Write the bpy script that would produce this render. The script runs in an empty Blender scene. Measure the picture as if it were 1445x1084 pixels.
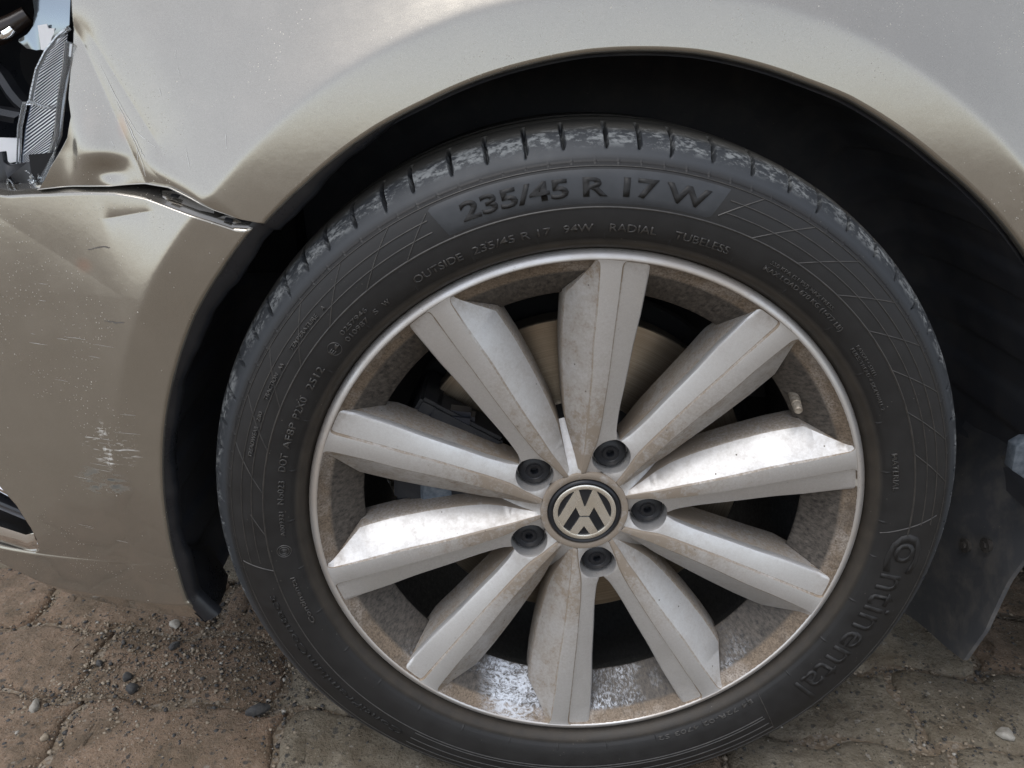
import bpy, bmesh, math, random
import numpy as np
from mathutils import Vector, Matrix
random.seed(7); rng = np.random.default_rng(7)
SC = bpy.context.scene
COL = SC.collection
R = math.radians
GZ = -0.305                      # ground height, measured from the wheel centre

# ------------------------------------------------------------------ camera
cd = bpy.data.cameras.new('camera'); cam = bpy.data.objects.new('camera', cd); COL.objects.link(cam)
cam.location = (-0.0681, -0.5396, 0.3547)
cam.rotation_euler = (math.pi/2 - 0.3966, 0, -0.0094)
cd.sensor_width = 36; cd.lens = 36*1063.8/1445; cd.clip_start = 0.01; cd.clip_end = 500
SC.camera = cam
# ------------------------------------------------------------------ sky and sun (overcast)
SUN_EL, SUN_AZ = R(68), R(222)      # azimuth measured clockwise from +Y
w = bpy.data.worlds.new('World'); SC.world = w; w.use_nodes = True
nt = w.node_tree; nt.nodes.clear()
sky = nt.nodes.new('ShaderNodeTexSky'); sky.sky_type = 'NISHITA'; sky.sun_disc = False
sky.sun_elevation = SUN_EL; sky.sun_rotation = SUN_AZ
sky.air_density = 1.0; sky.dust_density = 1.2; sky.ozone_density = 1.0
hs = nt.nodes.new('ShaderNodeHueSaturation'); hs.inputs['Saturation'].default_value = 0.40
bg = nt.nodes.new('ShaderNodeBackground'); bg.inputs['Strength'].default_value = 0.15
wo = nt.nodes.new('ShaderNodeOutputWorld')
nt.links.new(sky.outputs[0], hs.inputs['Color']); nt.links.new(hs.outputs[0], bg.inputs[0]); nt.links.new(bg.outputs[0], wo.inputs[0])
sl = bpy.data.lights.new('sun', 'SUN'); sun = bpy.data.objects.new('sun', sl); COL.objects.link(sun)
sl.energy = 0.85; sl.angle = R(34); sl.color = (1, .985, .96)
sdir = Vector((math.sin(SUN_AZ)*math.cos(SUN_EL), math.cos(SUN_AZ)*math.cos(SUN_EL), math.sin(SUN_EL)))
sun.rotation_euler = sdir.to_track_quat('Z', 'Y').to_euler()
SC.view_settings.view_transform = 'Standard'; SC.view_settings.look = 'None'
SC.view_settings.exposure = 0.86; SC.view_settings.gamma = 1.0

# ------------------------------------------------------------------ helpers
def link(o, parent=None, world=True):
    COL.objects.link(o)
    if parent is not None:
        o.parent = parent
    return o
OFF = Vector((0, 0, -GZ))        # parts of the car sit at the wheel centre, the car's base on the ground
def obj(name, me, mat=None, parent=None, loc=None, label=None, kind=None, sharp=35):
    o = bpy.data.objects.new(name, me)
    link(o, parent)
    if mat is not None:
        for m in (mat if isinstance(mat, (list, tuple)) else [mat]): me.materials.append(m)
    if loc is not None: o.location = loc
    if label: o['label'] = label
    if kind: o['kind'] = kind
    if sharp is not None:
        me.polygons.foreach_set('use_smooth', [True]*len(me.polygons))
        if sharp < 180: me.set_sharp_from_angle(angle=R(sharp))
    return o
def pm(name, V, F):
    me = bpy.data.meshes.new(name); me.from_pydata([tuple(v) for v in V], [], [tuple(f) for f in F]); me.update(); return me
def quads(name, P, close_u=False, close_v=False, flip=False):
    """mesh from a grid of points P[nu, nv, 3]"""
    nu, nv = P.shape[:2]
    iu = np.arange(nu if close_u else nu-1); iv = np.arange(nv if close_v else nv-1)
    A, B = np.meshgrid(iu, iv, indexing='ij'); A2 = (A+1) % nu; B2 = (B+1) % nv
    q = np.stack([A*nv+B, A2*nv+B, A2*nv+B2, A*nv+B2], -1).reshape(-1, 4)
    if flip: q = q[:, ::-1]
    me = bpy.data.meshes.new(name)
    me.vertices.add(nu*nv); me.vertices.foreach_set('co', P.reshape(-1).astype(np.float32))
    n = len(q); me.loops.add(n*4); me.loops.foreach_set('vertex_index', np.ascontiguousarray(q).reshape(-1).astype(np.int32))
    me.polygons.add(n); me.polygons.foreach_set('loop_start', np.arange(0, 4*n, 4, dtype=np.int32))
    me.update(calc_edges=True); me.validate(); return me
def bm2me(name, bm):
    bmesh.ops.recalc_face_normals(bm, faces=bm.faces)
    me = bpy.data.meshes.new(name); bm.to_mesh(me); bm.free(); return me
def revolve(prof, n=96, a0=0, a1=360):
    """prof: list of (r, y) ; revolved about the wheel axis Y"""
    full = abs(a1-a0-360) < 1e-6
    th = np.radians(np.linspace(a0, a1, n, endpoint=not full))
    p = np.array(prof, float)
    P = np.empty((n, len(p), 3)); P[..., 0] = np.cos(th)[:, None]*p[:, 0]; P[..., 2] = np.sin(th)[:, None]*p[:, 0]; P[..., 1] = p[:, 1]
    return P, full
def rev_mesh(name, prof, n=96, a0=0, a1=360):
    P, full = revolve(prof, n, a0, a1); return quads(name, P, close_u=full)
def tube_mesh(name, pts, rad, n=8, cap=True):
    pts = [Vector(p) for p in pts]; V = []; F = []
    rad = rad if isinstance(rad, (list, tuple)) else [rad]*len(pts)
    up = Vector((0.3, 0.9, 0.2))
    for i, p in enumerate(pts):
        t = (pts[min(i+1, len(pts)-1)]-pts[max(i-1, 0)]).normalized()
        a = t.cross(up).normalized(); b = t.cross(a)
        for k in range(n):
            an = 2*math.pi*k/n; V.append(p+(a*math.cos(an)+b*math.sin(an))*rad[i])
    for i in range(len(pts)-1):
        for k in range(n): F.append((i*n+k, i*n+(k+1) % n, (i+1)*n+(k+1) % n, (i+1)*n+k))
    if cap: F.append(tuple(range(n))[::-1]); F.append(tuple((len(pts)-1)*n+k for k in range(n)))
    return pm(name, V, F)
def plate_mesh(name, poly, thick, bev=0.0):
    """poly: list of 3D points (roughly planar, a side of the thing) extruded along +Y by thick"""
    bm = bmesh.new(); vs = [bm.verts.new(p) for p in poly]; f = bm.faces.new(vs)
    r = bmesh.ops.extrude_face_region(bm, geom=[f])
    bmesh.ops.translate(bm, verts=[v for v in r['geom'] if isinstance(v, bmesh.types.BMVert)], vec=(0, thick, 0))
    if bev: bmesh.ops.bevel(bm, geom=bm.edges[:], offset=bev, segments=2, profile=.5, affect='EDGES')
    bmesh.ops.triangulate(bm, faces=[f for f in bm.faces if len(f.verts) > 4])
    return bm2me(name, bm)
def box_bm(bm, c, s, rot=None):
    m = Matrix.Translation(c) @ (rot.to_4x4() if rot else Matrix.Identity(4)) @ Matrix.Diagonal((*s, 1))
    return bmesh.ops.create_cube(bm, size=1, matrix=m)

# ------------------------------------------------------------------ material helpers
class NT:
    def __init__(s, name):
        s.m = bpy.data.materials.new(name); s.m.use_nodes = True; s.t = s.m.node_tree
        s.b = s.t.nodes['Principled BSDF']; s.out = s.t.nodes['Material Output']
        s.co = s.t.nodes.new('ShaderNodeTexCoord'); s.obj = s.co.outputs['Object']
    def L(s, a, b): s.t.links.new(a, b)
    def n(s, k): return s.t.nodes.new(k)
    def setv(s, inp, v):
        if hasattr(v, 'is_output') or isinstance(v, bpy.types.NodeSocket): s.L(v, inp)
        elif isinstance(v, (tuple, list)) and len(v) == 3 and inp.type == 'RGBA': inp.default_value = (*v, 1)
        else: inp.default_value = v
    def P(s, **k):
        for a, v in k.items(): s.setv(s.b.inputs[a.replace('_', ' ')], v)
    def map(s, scale=(1, 1, 1), loc=(0, 0, 0), rot=(0, 0, 0), src=None):
        m = s.n('ShaderNodeMapping'); m.inputs['Scale'].default_value = scale; m.inputs['Location'].default_value = loc
        m.inputs['Rotation'].default_value = rot; s.L(src or s.obj, m.inputs[0]); return m.outputs[0]
    def noise(s, scale, detail=4, rough=.55, src=None, dist=0):
        n = s.n('ShaderNodeTexNoise'); n.inputs['Scale'].default_value = scale; n.inputs['Detail'].default_value = detail
        n.inputs['Roughness'].default_value = rough; n.inputs['Distortion'].default_value = dist
        s.L(src or s.obj, n.inputs['Vector']); return n.outputs['Fac']
    def voro(s, scale, feature='F1', out='Distance', src=None, rnd=1.0):
        n = s.n('ShaderNodeTexVoronoi'); n.feature = feature; n.inputs['Scale'].default_value = scale
        n.inputs['Randomness'].default_value = rnd
        s.L(src or s.obj, n.inputs['Vector']); return n.outputs[out]
    def ramp(s, v, a, b, lo=0., hi=1., smooth=False):
        n = s.n('ShaderNodeMapRange'); n.inputs['From Min'].default_value = a; n.inputs['From Max'].default_value = b
        n.inputs['To Min'].default_value = lo; n.inputs['To Max'].default_value = hi; n.clamp = True
        if smooth: n.interpolation_type = 'SMOOTHSTEP'
        s.L(v, n.inputs['Value']); return n.outputs[0]
    def math(s, op, a, b=None):
        n = s.n('ShaderNodeMath'); n.operation = op; s.setv(n.inputs[0], a)
        if b is not None: s.setv(n.inputs[1], b)
        return n.outputs[0]
    def mul(s, *a):
        r = a[0]
        for x in a[1:]: r = s.math('MULTIPLY', r, x)
        return r
    def mix(s, f, a, b):
        n = s.n('ShaderNodeMix'); n.data_type = 'RGBA'; s.setv(n.inputs['Factor'], f); s.setv(n.inputs[6], a); s.setv(n.inputs[7], b)
        return n.outputs[2]
    def mixf(s, f, a, b):
        n = s.n('ShaderNodeMix'); n.data_type = 'FLOAT'; s.setv(n.inputs[0], f); s.setv(n.inputs[2], a); s.setv(n.inputs[3], b)
        return n.outputs[0]
    def bump(s, h, strength=.3, dist=.001, prev=None):
        n = s.n('ShaderNodeBump'); n.inputs['Strength'].default_value = strength; n.inputs['Distance'].default_value = dist
        s.L(h, n.inputs['Height'])
        if prev is not None: s.L(prev, n.inputs['Normal'])
        return n.outputs[0]
    def sep(s, src=None):
        n = s.n('ShaderNodeSeparateXYZ'); s.L(src or s.obj, n.inputs[0]); return n.outputs
    def polar(s):
        """(radius, angle) about the wheel axis and the vector (angle*.3, y, r) for streaks"""
        o = s.sep(); x, y, z = o[0], o[1], o[2]
        r = s.math('SQRT', s.math('ADD', s.mul(x, x), s.mul(z, z))); a = s.math('ARCTAN2', z, x)
        c = s.n('ShaderNodeCombineXYZ'); s.L(s.mul(a, .3), c.inputs[0]); s.L(y, c.inputs[1]); s.L(r, c.inputs[2])
        return r, a, c.outputs[0]
    def ball(s, c, rad, sx=1, sz=1, soft=.5):
        """soft blotch mask around a point of the thing (stains with a place of their own)"""
        v = s.n('ShaderNodeVectorMath'); v.operation = 'SUBTRACT'; s.L(s.obj, v.inputs[0]); v.inputs[1].default_value = c
        v2 = s.n('ShaderNodeVectorMath'); v2.operation = 'MULTIPLY'; s.L(v.outputs[0], v2.inputs[0]); v2.inputs[1].default_value = (1/(rad*sx), .3/rad, 1/(rad*sz))
        v3 = s.n('ShaderNodeVectorMath'); v3.operation = 'LENGTH'; s.L(v2.outputs[0], v3.inputs[0])
        return s.ramp(v3.outputs['Value'], 1-soft, 1, 1, 0, True)
def simple(name, col, rough=.5, metal=0., **k):
    a = NT(name); a.P(Base_Color=col, Roughness=rough, Metallic=metal, **k); return a.m

# ---- car paint: champagne metallic, dusty, scratched
def make_paint():
    a = NT('champagne_metallic_paint')
    cloud = a.ramp(a.noise(9, 5, .6), .35, .7)
    fl = a.noise(2600, 1, .5)
    col = a.mix(a.ramp(fl, .3, .7), (.275, .253, .216), (.362, .336, .292))
    speck_n = a.voro(330, out='Distance'); speck = a.mul(a.ramp(speck_n, .10, .16, 1, 0), a.ramp(a.noise(14, 3), .48, .66))
    speck2 = a.mul(a.ramp(a.voro(120), .04, .075, 1, 0), a.ramp(a.noise(22, 3), .5, .6))
    dust = a.mul(a.ramp(a.noise(40, 8, .65), .45, .75), .16)
    # scuffed patch on the bumper corner
    scz = a.noise(1, 3, .6, a.map((45, 10, 380)))
    wh = a.mul(a.ball((-.382, .01, .078), .032, 1.0, .7), a.ramp(scz, .56, .64), a.ramp(a.noise(70, 4), .40, .56))
    wh2 = a.mul(a.ball((-.3865, .01, .078), .026, .20, 1.0), a.ramp(scz, .40, .60), a.ramp(a.noise(200, 5), .44, .56))
    white = a.math('MINIMUM', a.math('ADD', wh, wh2), 1.)
    bl = a.mul(a.ball((-.396, .01, .043), .030, 1.0, .62, .8), a.ramp(a.noise(1, 4, .7, a.map((45, 30, 170), rot=(0, R(-24), 0))), .47, .56), a.ramp(a.noise(60, 3), .38, .52))
    red = a.math('MAXIMUM', a.ball((-.333, .0, .318), .012, .55, 1.2, .9), a.ball((-.376, .0, .222), .010, 1, .8, .9))
    col = a.mix(a.mul(red, .25), col, (.5, .2, .12))
    col = a.mix(dust, col, (.42, .38, .33))
    allsp = a.math('MINIMUM', a.math('ADD', a.mul(speck, .55), speck2), 1.)
    col = a.mix(a.mul(allsp, .42), col, (.72, .69, .62)); col = a.mix(a.mul(white, .62), col, (.70, .70, .69)); col = a.mix(a.mul(bl, .9), col, (.04, .045, .045))
    rough = a.mixf(dust, .19, .55); spoil = a.math('MINIMUM', a.math('ADD', allsp, a.math('ADD', white, bl)), 1.)
    a.P(Base_Color=col, Roughness=a.mixf(spoil, rough, .7), Metallic=a.mixf(spoil, .8, 0.), Coat_Weight=a.mixf(spoil, 1.0, .1),
        Coat_Roughness=a.ramp(a.noise(30, 6, .6),   .3, .75, .015, .07))
    a.L(a.bump(a.noise(55, 3), .03, .004, a.bump(speck, .3, .0004)), a.b.inputs['Normal'])
    return a.m
PAINT = make_paint()

def make_rubber():
    a = NT('tyre_rubber'); r, an, pv = a.polar(); y = a.sep()[1]
    n1 = a.noise(60, 6, .6); n2 = a.noise(900, 3, .6)
    col = a.mix(a.ramp(n1, .3, .75), (.0092, .0087, .0087), (.0160, .0150, .0146))
    # brown dust held along the bead, chalky scuffs along the shoulder, tan dust on the tread edge
    bead = a.mul(a.ramp(r, .2445, .2395, 0, 1, True), a.ramp(n1, .2, .7, .35, 1))
    col = a.mix(a.mul(bead, .55), col, (.060, .047, .033))
    sh = a.mul(a.ramp(r, .2965, .301, 0, 1), a.ramp(r, .3165, .3205, 1, 0))
    col = a.mix(a.mul(sh, .55), col, (.046, .052, .060))
    st = a.noise(1, 9, .74, a.map((170, 240, 210), src=pv))
    st2 = a.noise(55, 4, .6)
    lvl = a.mul(a.ramp(r, .3035, .3095, 0, 1, True), a.ramp(r, .3145, .3185, 1, 0, True))
    chalk = a.mul(lvl, a.ramp(a.math('ADD', st, a.mul(a.math('SUBTRACT', st2, .5), .6)), .485, .60))
    col = a.mix(a.mul(chalk, .6), col, (.26, .27, .27))
    tread = a.mul(a.ramp(r, .3135, .3175, 0, 1, True), a.ramp(y, .045, .10, 1, .5))
    col = a.mix(a.mul(tread, a.ramp(st, .25, .7, .5, 1), .8), col, (.085, .077, .062))
    fleck = a.mul(a.ramp(a.voro(210), .06, .1, 1, 0), a.ramp(a.noise(35, 3), .56, .66))
    col = a.mix(a.mul(fleck, .5), col, (.25, .23, .2))
    a.P(Base_Color=col, Roughness=a.mixf(chalk, a.ramp(n1, .2, .8, .50, .68), .9), Specular_IOR_Level=.42)
    a.L(a.bump(n2, .25, .0003, a.bump(chalk, .5, .0006)), a.b.inputs['Normal']); return a.m
RUBBER = make_rubber()
def make_letter_rubber():
    a = NT('raised_letter_rubber'); col = a.mix(a.ramp(a.noise(90, 5), .3, .7), (.007, .0067, .0066), (.013, .012, .0115))
    a.P(Base_Color=col, Roughness=.6, Specular_IOR_Level=.4); return a.m
LETTER = make_letter_rubber()
def make_small_rubber():
    a = NT('worn_letter_rubber'); col = a.mix(a.ramp(a.noise(150, 5), .35, .7), (.024, .0225, .021), (.048, .0435, .039))
    a.P(Base_Color=col, Roughness=.45, Specular_IOR_Level=.5); return a.m
LETTER_S = make_small_rubber()
def make_plate_rubber():
    a = NT('smooth_size_panel_rubber'); col = a.mix(a.ramp(a.noise(60, 6), .35, .7), (.019, .021, .024), (.031, .033, .037))
    a.P(Base_Color=col, Roughness=.55); return a.m
PLATE = make_plate_rubber()
def make_alloy(name, dirt, radial=False, rough=.36):
    a = NT(name); r, an, pv = a.polar()
    oi = a.n('ShaderNodeObjectInfo'); ad = a.n('ShaderNodeVectorMath'); ad.operation = 'ADD'; cx = a.n('ShaderNodeCombineXYZ')
    for k, f in enumerate((13., 29., 47.)): a.L(a.mul(oi.outputs['Random'], f), cx.inputs[k])
    a.L(a.obj, ad.inputs[0]); a.L(cx.outputs[0], ad.inputs[1]); v = ad.outputs[0]
    n1 = a.noise(28, 6, .62, v); n2 = a.noise(420, 4, .7, v); n3 = a.noise(110, 5, .65, v)
    base = a.mix(a.ramp(a.noise(1800, 2), .3, .7), (.66, .665, .67), (.75, .755, .76))
    d = a.math('ADD', a.ramp(n1, .35, .8, 0, .42), a.ramp(n3, .45, .8, 0, .28))
    d = a.mul(a.math('MINIMUM', a.math('ADD', a.mul(d, dirt), dirt*.35), 1.), a.ramp(n2, .25, .7, .55, 1))
    hub = a.mul(a.ramp(r, .13, .05, 0, .35), a.ramp(n3, .3, .7, .4, 1))
    d = a.math('MINIMUM', a.math('ADD', d, a.mul(hub, dirt)), .9)
    rim_g = a.mul(a.ramp(r, .208, .226, 0, .55), a.ramp(n3, .35, .65, 0, 1)); d = a.math('MINIMUM', a.math('ADD', d, a.mul(rim_g, dirt)), .95)
    if radial: d = a.mul(d, a.ramp(r, .215, .10, .30, 1.))
    col = a.mix(d, base, (.205, .155, .105))
    spots = a.mul(a.ramp(a.voro(95), .05, .085, 1, 0), a.ramp(a.noise(18, 2), .56, .62))
    col = a.mix(spots, col, (.09, .075, .06))
    a.P(Base_Color=col, Metallic=a.mixf(d, .95, .1), Roughness=a.mixf(d, rough, .65), Coat_Weight=a.mixf(d, .25, .05), Coat_Roughness=.14)
    a.L(a.bump(n2, .12, .0003), a.b.inputs['Normal']); return a.m
ALLOY = make_alloy('silver_alloy', .6); ALLOY_D = make_alloy('silver_alloy_dusty', .75, rough=.47); ALLOY_M = make_alloy('silver_alloy_dark_reflection', 1.35, rough=.45); ALLOY_W = make_alloy('grimy_spoke_side', 1.9); ALLOY_B = make_alloy('machined_spoke_face', 1.45, True)  # ALLOY_M: dust plus extra brown for the dark reflection on some facets
def make_lip():
    a = NT('machined_rim_lip'); r, an, pv = a.polar()
    st = a.noise(1, 4, .7, a.map((40, 30, 2500), src=pv)); ch = a.noise(1, 5, .7, a.map((160, 160, 500), src=pv))
    nick = a.mul(a.ramp(ch, .60, .66), a.ramp(a.noise(14, 2), .45, .6))
    d = a.ramp(a.noise(12, 4), .32, .62, .08, .75)
    col = a.mix(d, (.70, .70, .70), (.38, .32, .26)); col = a.mix(a.mul(nick, .7), col, (.2, .17, .14))
    a.P(Base_Color=col, Metallic=a.mixf(d, .85, .4), Roughness=a.ramp(st, .3, .7, .36, .5)); return a.m
LIP = make_lip()
def make_barrel():
    a = NT('brake_dust_barrel'); r, an, pv = a.polar(); y = a.sep()[1]
    streak = a.noise(1, 6, .7, a.map((380, 110, 110), src=pv), dist=.6); grime = a.noise(1, 8, .75, a.map((230, 170, 190), src=pv)); fine = a.noise(600, 4, .7)
    dust = a.mix(a.ramp(fine, .3, .7), (.092, .066, .044), (.27, .212, .158))
    dust = a.mix(a.mul(a.ramp(streak, .53, .64), .5), dust, (.06, .048, .038))
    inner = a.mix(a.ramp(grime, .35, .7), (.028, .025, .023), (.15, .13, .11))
    dust = a.mix(a.mul(a.ramp(a.noise(26, 5, .65), .48, .66), a.ramp(fine, .3, .6), .55), dust, (.44, .41, .38)); dust = a.mix(a.mul(a.ramp(a.noise(38, 6, .7), .5, .64), .6), dust, (.085, .066, .050))
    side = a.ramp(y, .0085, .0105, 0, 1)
    col = a.mix(side, dust, inner); col = a.mix(a.ramp(y, .0372, .0385), col, (.012, .012, .013))  # barrel past the inner edge painted near black for the shade inside
    # dried white splashes low in the barrel, clean chips by the valve
    z = a.sep()[2]; low = a.ramp(z, -.13, -.175, 0, 1, True)
    salt = a.mul(low, side, a.ramp(a.noise(1, 7, .75, a.map((330, 260, 300), src=pv), dist=.5), .47, .60), a.ramp(a.noise(24, 3), .42, .62), .8)
    sp = a.mul(a.ball((-.058, .02, -.196), .042, 1.0, 1.0, .6), a.ramp(a.noise(1, 6, .75, a.map((120, 260, 120), rot=(0, R(25), 0)), dist=1.6), .42, .56), .85)
    salt = a.mul(a.math('MINIMUM', a.math('ADD', salt, sp), 1.), a.ramp(y, .0368, .0376, 1, 0))
    col = a.mix(salt, col, (.58, .61, .66))
    chip = a.math('MAXIMUM', a.ball((.2125, .008, .063), .010, 1.0, .42, .25), a.ball((.2165, .008, .038), .011, 1.0, .45, .25))
    col = a.mix(a.mul(chip, a.ramp(grime, .25, .4)), col, (.45, .42, .37))
    a.P(Base_Color=col, Roughness=a.ramp(grime, .3, .7, .45, .8), Metallic=.25, Specular_IOR_Level=.4)
    a.L(a.bump(fine, .3, .0004, a.bump(streak, .25, .0006)), a.b.inputs['Normal']); return a.m
BARREL = make_barrel()
def make_plastic(name, col, rough, dustf=.15):
    a = NT(name); n1 = a.noise(40, 6, .65); fl = a.mul(a.ramp(a.voro(150), .05, .085, 1, 0), a.ramp(a.noise(22, 2), .53, .62))
    c = a.mix(a.mul(a.ramp(n1, .45, .75), dustf), col, (.20, .18, .155)); c = a.mix(a.mul(fl, .55*min(1, dustf*6)), c, (.3, .27, .22))
    a.P(Base_Color=c, Roughness=a.ramp(n1, .3, .7, rough, min(1, rough+.2)), Specular_IOR_Level=.4)
    a.L(a.bump(a.noise(300, 3), .15, .0004), a.b.inputs['Normal']); return a.m
LINER = make_plastic('black_liner_plastic', (.046, .048, .056), .5, .16)
GLOSSP = make_plastic('black_edge_plastic', (.012, .013, .016), .22, .05)
FLAP = make_plastic('mud_flap_rubber', (.066, .068, .074), .45, .45)
CAPB = make_plastic('black_cap_plastic', (.010, .011, .014), .32, .05)
DARK = make_plastic('matt_black', (.006, .006, .007), .8, .03)
RUST = make_plastic('rusty_screw', (.040, .036, .033), .7, .35)
CHROME = simple('chrome', (.82, .82, .82), .06, 1.)
def make_emblem():
    a = NT('emblem_chrome'); a.P(Base_Color=a.mix(a.ramp(a.noise(60, 5), .40, .8), (.88, .85, .78), (.66, .60, .50)), Metallic=.85, Roughness=a.ramp(a.noise(60, 3), .35, .75, .22, .32)); return a.m
EMBLEM = make_emblem()
def make_disc():
    a = NT('worn_brake_disc'); r, an, pv = a.polar(); g = a.noise(1, 3, .6, a.map((2, 2, 2200), src=pv))
    a.P(Base_Color=a.mix(a.mul(a.ramp(g, .3, .7), a.ramp(a.noise(25, 4), .3, .7, .4, 1)), (.22, .17, .12), (.48, .41, .32)), Metallic=.85, Roughness=.32); a.L(a.bump(g, .3, .0003), a.b.inputs['Normal']); return a.m
DISC = make_disc()
IRON = make_plastic('cast_iron', (.012, .0125, .015), .6, .12)
def make_blue():
    a = NT('blue_grey_bracket'); a.P(Base_Color=a.mix(a.ramp(a.noise(220, 5), .35, .65), (.065, .080, .098), (.125, .143, .165)), Roughness=.55); return a.m
BLUE = make_blue()
def make_brass():
    a = NT('tarnished_valve'); a.P(Base_Color=a.mix(a.ramp(a.noise(300, 4), .35, .65), (.30, .26, .21), (.5, .45, .38)), Metallic=.6, Roughness=.45); return a.m
BRASS = make_brass()
def make_glass(name, tint, rough=.03):
    a = NT(name); a.P(Base_Color=tint, Roughness=rough, Transmission_Weight=.92, IOR=1.49); return a.m
CLEAR = make_glass('clear_polycarbonate', (.88, .92, .95), .05)
RIBS = NT('ribbed_reflector'); RIBS.P(Base_Color=(.78, .80, .83), Metallic=.25, Roughness=.16); RIBS = RIBS.m
WHITEP = simple('white_plastic', (.72, .72, .73), .4)
REDBR = simple('bulb_holder_brown', (.018, .011, .008), .3)

def paver_mat(name, c1, c2, c3):
    a = NT(name); oi = a.n('ShaderNodeObjectInfo'); rnd = oi.outputs['Random']
    off = a.n('ShaderNodeVectorMath'); off.operation = 'ADD'; a.L(a.obj, off.inputs[0])
    cx = a.n('ShaderNodeCombineXYZ'); a.L(a.mul(rnd, 37.), cx.inputs[0]); a.L(a.mul(rnd, 91.), cx.inputs[1]); a.L(cx.outputs[0], off.inputs[1]); v = off.outputs[0]
    big = a.noise(9, 5, .6, v); mid = a.noise(48, 6, .65, v); fine = a.noise(420, 5, .7, v)
    col = a.mix(a.ramp(big, .35, .68), c1, c2); col = a.mix(a.ramp(mid, .4, .75), col, c3)
    col = a.mix(a.ramp(fine, .35, .75, 0, .45), col, (.36, .30, .235))
    # aggregate worn free: dark and pale chips
    wv = a.n('ShaderNodeVectorMath'); wv.operation = 'ADD'; a.L(v, wv.inputs[0])
    nv = a.n('ShaderNodeTexNoise'); nv.inputs['Scale'].default_value = 70; a.L(v, nv.inputs['Vector'])
    sc = a.n('ShaderNodeVectorMath'); sc.operation = 'SCALE'; sc.inputs['Scale'].default_value = .012; a.L(nv.outputs['Color'], sc.inputs[0]); a.L(sc.outputs[0], wv.inputs[1]); vv = wv.outputs[0]
    n = a.n('ShaderNodeTexVoronoi'); n.inputs['Scale'].default_value = 105; a.L(vv, n.inputs['Vector']); cs = a.sep(n.outputs['Color'])
    chip = a.mul(a.ramp(n.outputs['Distance'], .22, .36, 1, 0), a.ramp(cs[0], .56, .58), a.ramp(a.noise(26, 3, .6, v), .34, .5))
    pale = a.mul(a.ramp(n.outputs['Distance'], .20, .30, 1, 0), a.ramp(cs[1], .88, .9), a.ramp(cs[0], .5, .48))
    col = a.mix(a.mul(chip, .85), col, (.028, .029, .030)); col = a.mix(a.mul(pale, .6), col, (.42, .40, .36))
    n2 = a.n('ShaderNodeTexVoronoi'); n2.inputs['Scale'].default_value = 310; a.L(v, n2.inputs['Vector']); c2s = a.sep(n2.outputs['Color'])
    grit = a.mul(a.ramp(n2.outputs['Distance'], .25, .4, 1, 0), a.ramp(c2s[0], .72, .74)); gp = a.mul(a.ramp(n2.outputs['Distance'], .2, .35, 1, 0), a.ramp(c2s[1], .86, .88))
    col = a.mix(a.mul(grit, .6), col, (.035, .03, .026)); col = a.mix(a.mul(gp, .45), col, (.4, .37, .32))
    dirt = a.ramp(a.noise(19, 7, .68, v), .42, .62); col = a.mix(a.mul(dirt, .7), col, (.098, .073, .046))
    a.P(Base_Color=col, Roughness=a.mixf(chip, .8, .5), Specular_IOR_Level=.35)
    b = a.bump(mid, 1.0, .009); b = a.bump(a.noise(150, 6, .7, v), .8, .004, b); b = a.bump(fine, .8, .0016, b); b = a.bump(a.math('ADD', chip, a.mul(grit, .5)), .35, .0012, b)
    a.L(b, a.b.inputs['Normal']); return a.m
PAV_R = paver_mat('worn_red_paver', (.208, .130, .080), (.132, .088, .055), (.250, .170, .114))
PAV_G = paver_mat('worn_grey_paver', (.190, .162, .116), (.138, .118, .082), (.240, .210, .158))
def make_sand():
    a = NT('joint_sand'); n1 = a.noise(130, 8, .72); n2 = a.noise(900, 3, .6); vz = a.n('ShaderNodeTexVoronoi'); vz.inputs['Scale'].default_value = 260; a.L(a.obj, vz.inputs['Vector'])
    col = a.mix(a.ramp(n1, .35, .7), (.115, .087, .060), (.26, .205, .145)); col = a.mix(a.mul(a.ramp(a.sep(vz.outputs['Color'])[0], .7, .72), .6), col, (.26, .23, .19))
    a.P(Base_Color=col, Roughness=.9); a.L(a.bump(n2, .7, .001, a.bump(vz.outputs['Distance'], .6, .002)), a.b.inputs['Normal']); return a.m
SAND = make_sand()
def make_stone(name, c1, c2):
    a = NT(name); a.P(Base_Color=a.mix(a.ramp(a.noise(160, 5, .7), .35, .7), c1, c2), Roughness=.75); a.L(a.bump(a.noise(400, 4), .5, .0008), a.b.inputs['Normal']); return a.m
ST_D = make_stone('dark_basalt', (.022, .022, .024), (.07, .066, .06)); ST_T = make_stone('tan_grit', (.16, .125, .085), (.30, .25, .19)); ST_W = make_stone('pale_grit', (.22, .20, .17), (.36, .34, .30))

# ================================================================== GROUND
def struct(o): o['kind'] = 'structure'; return o
gme = pm('pavement', [(-30, -30, 0), (30, -30, 0), (30, 30, 0), (-30, 30, 0)], [(0, 1, 2, 3)])
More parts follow.
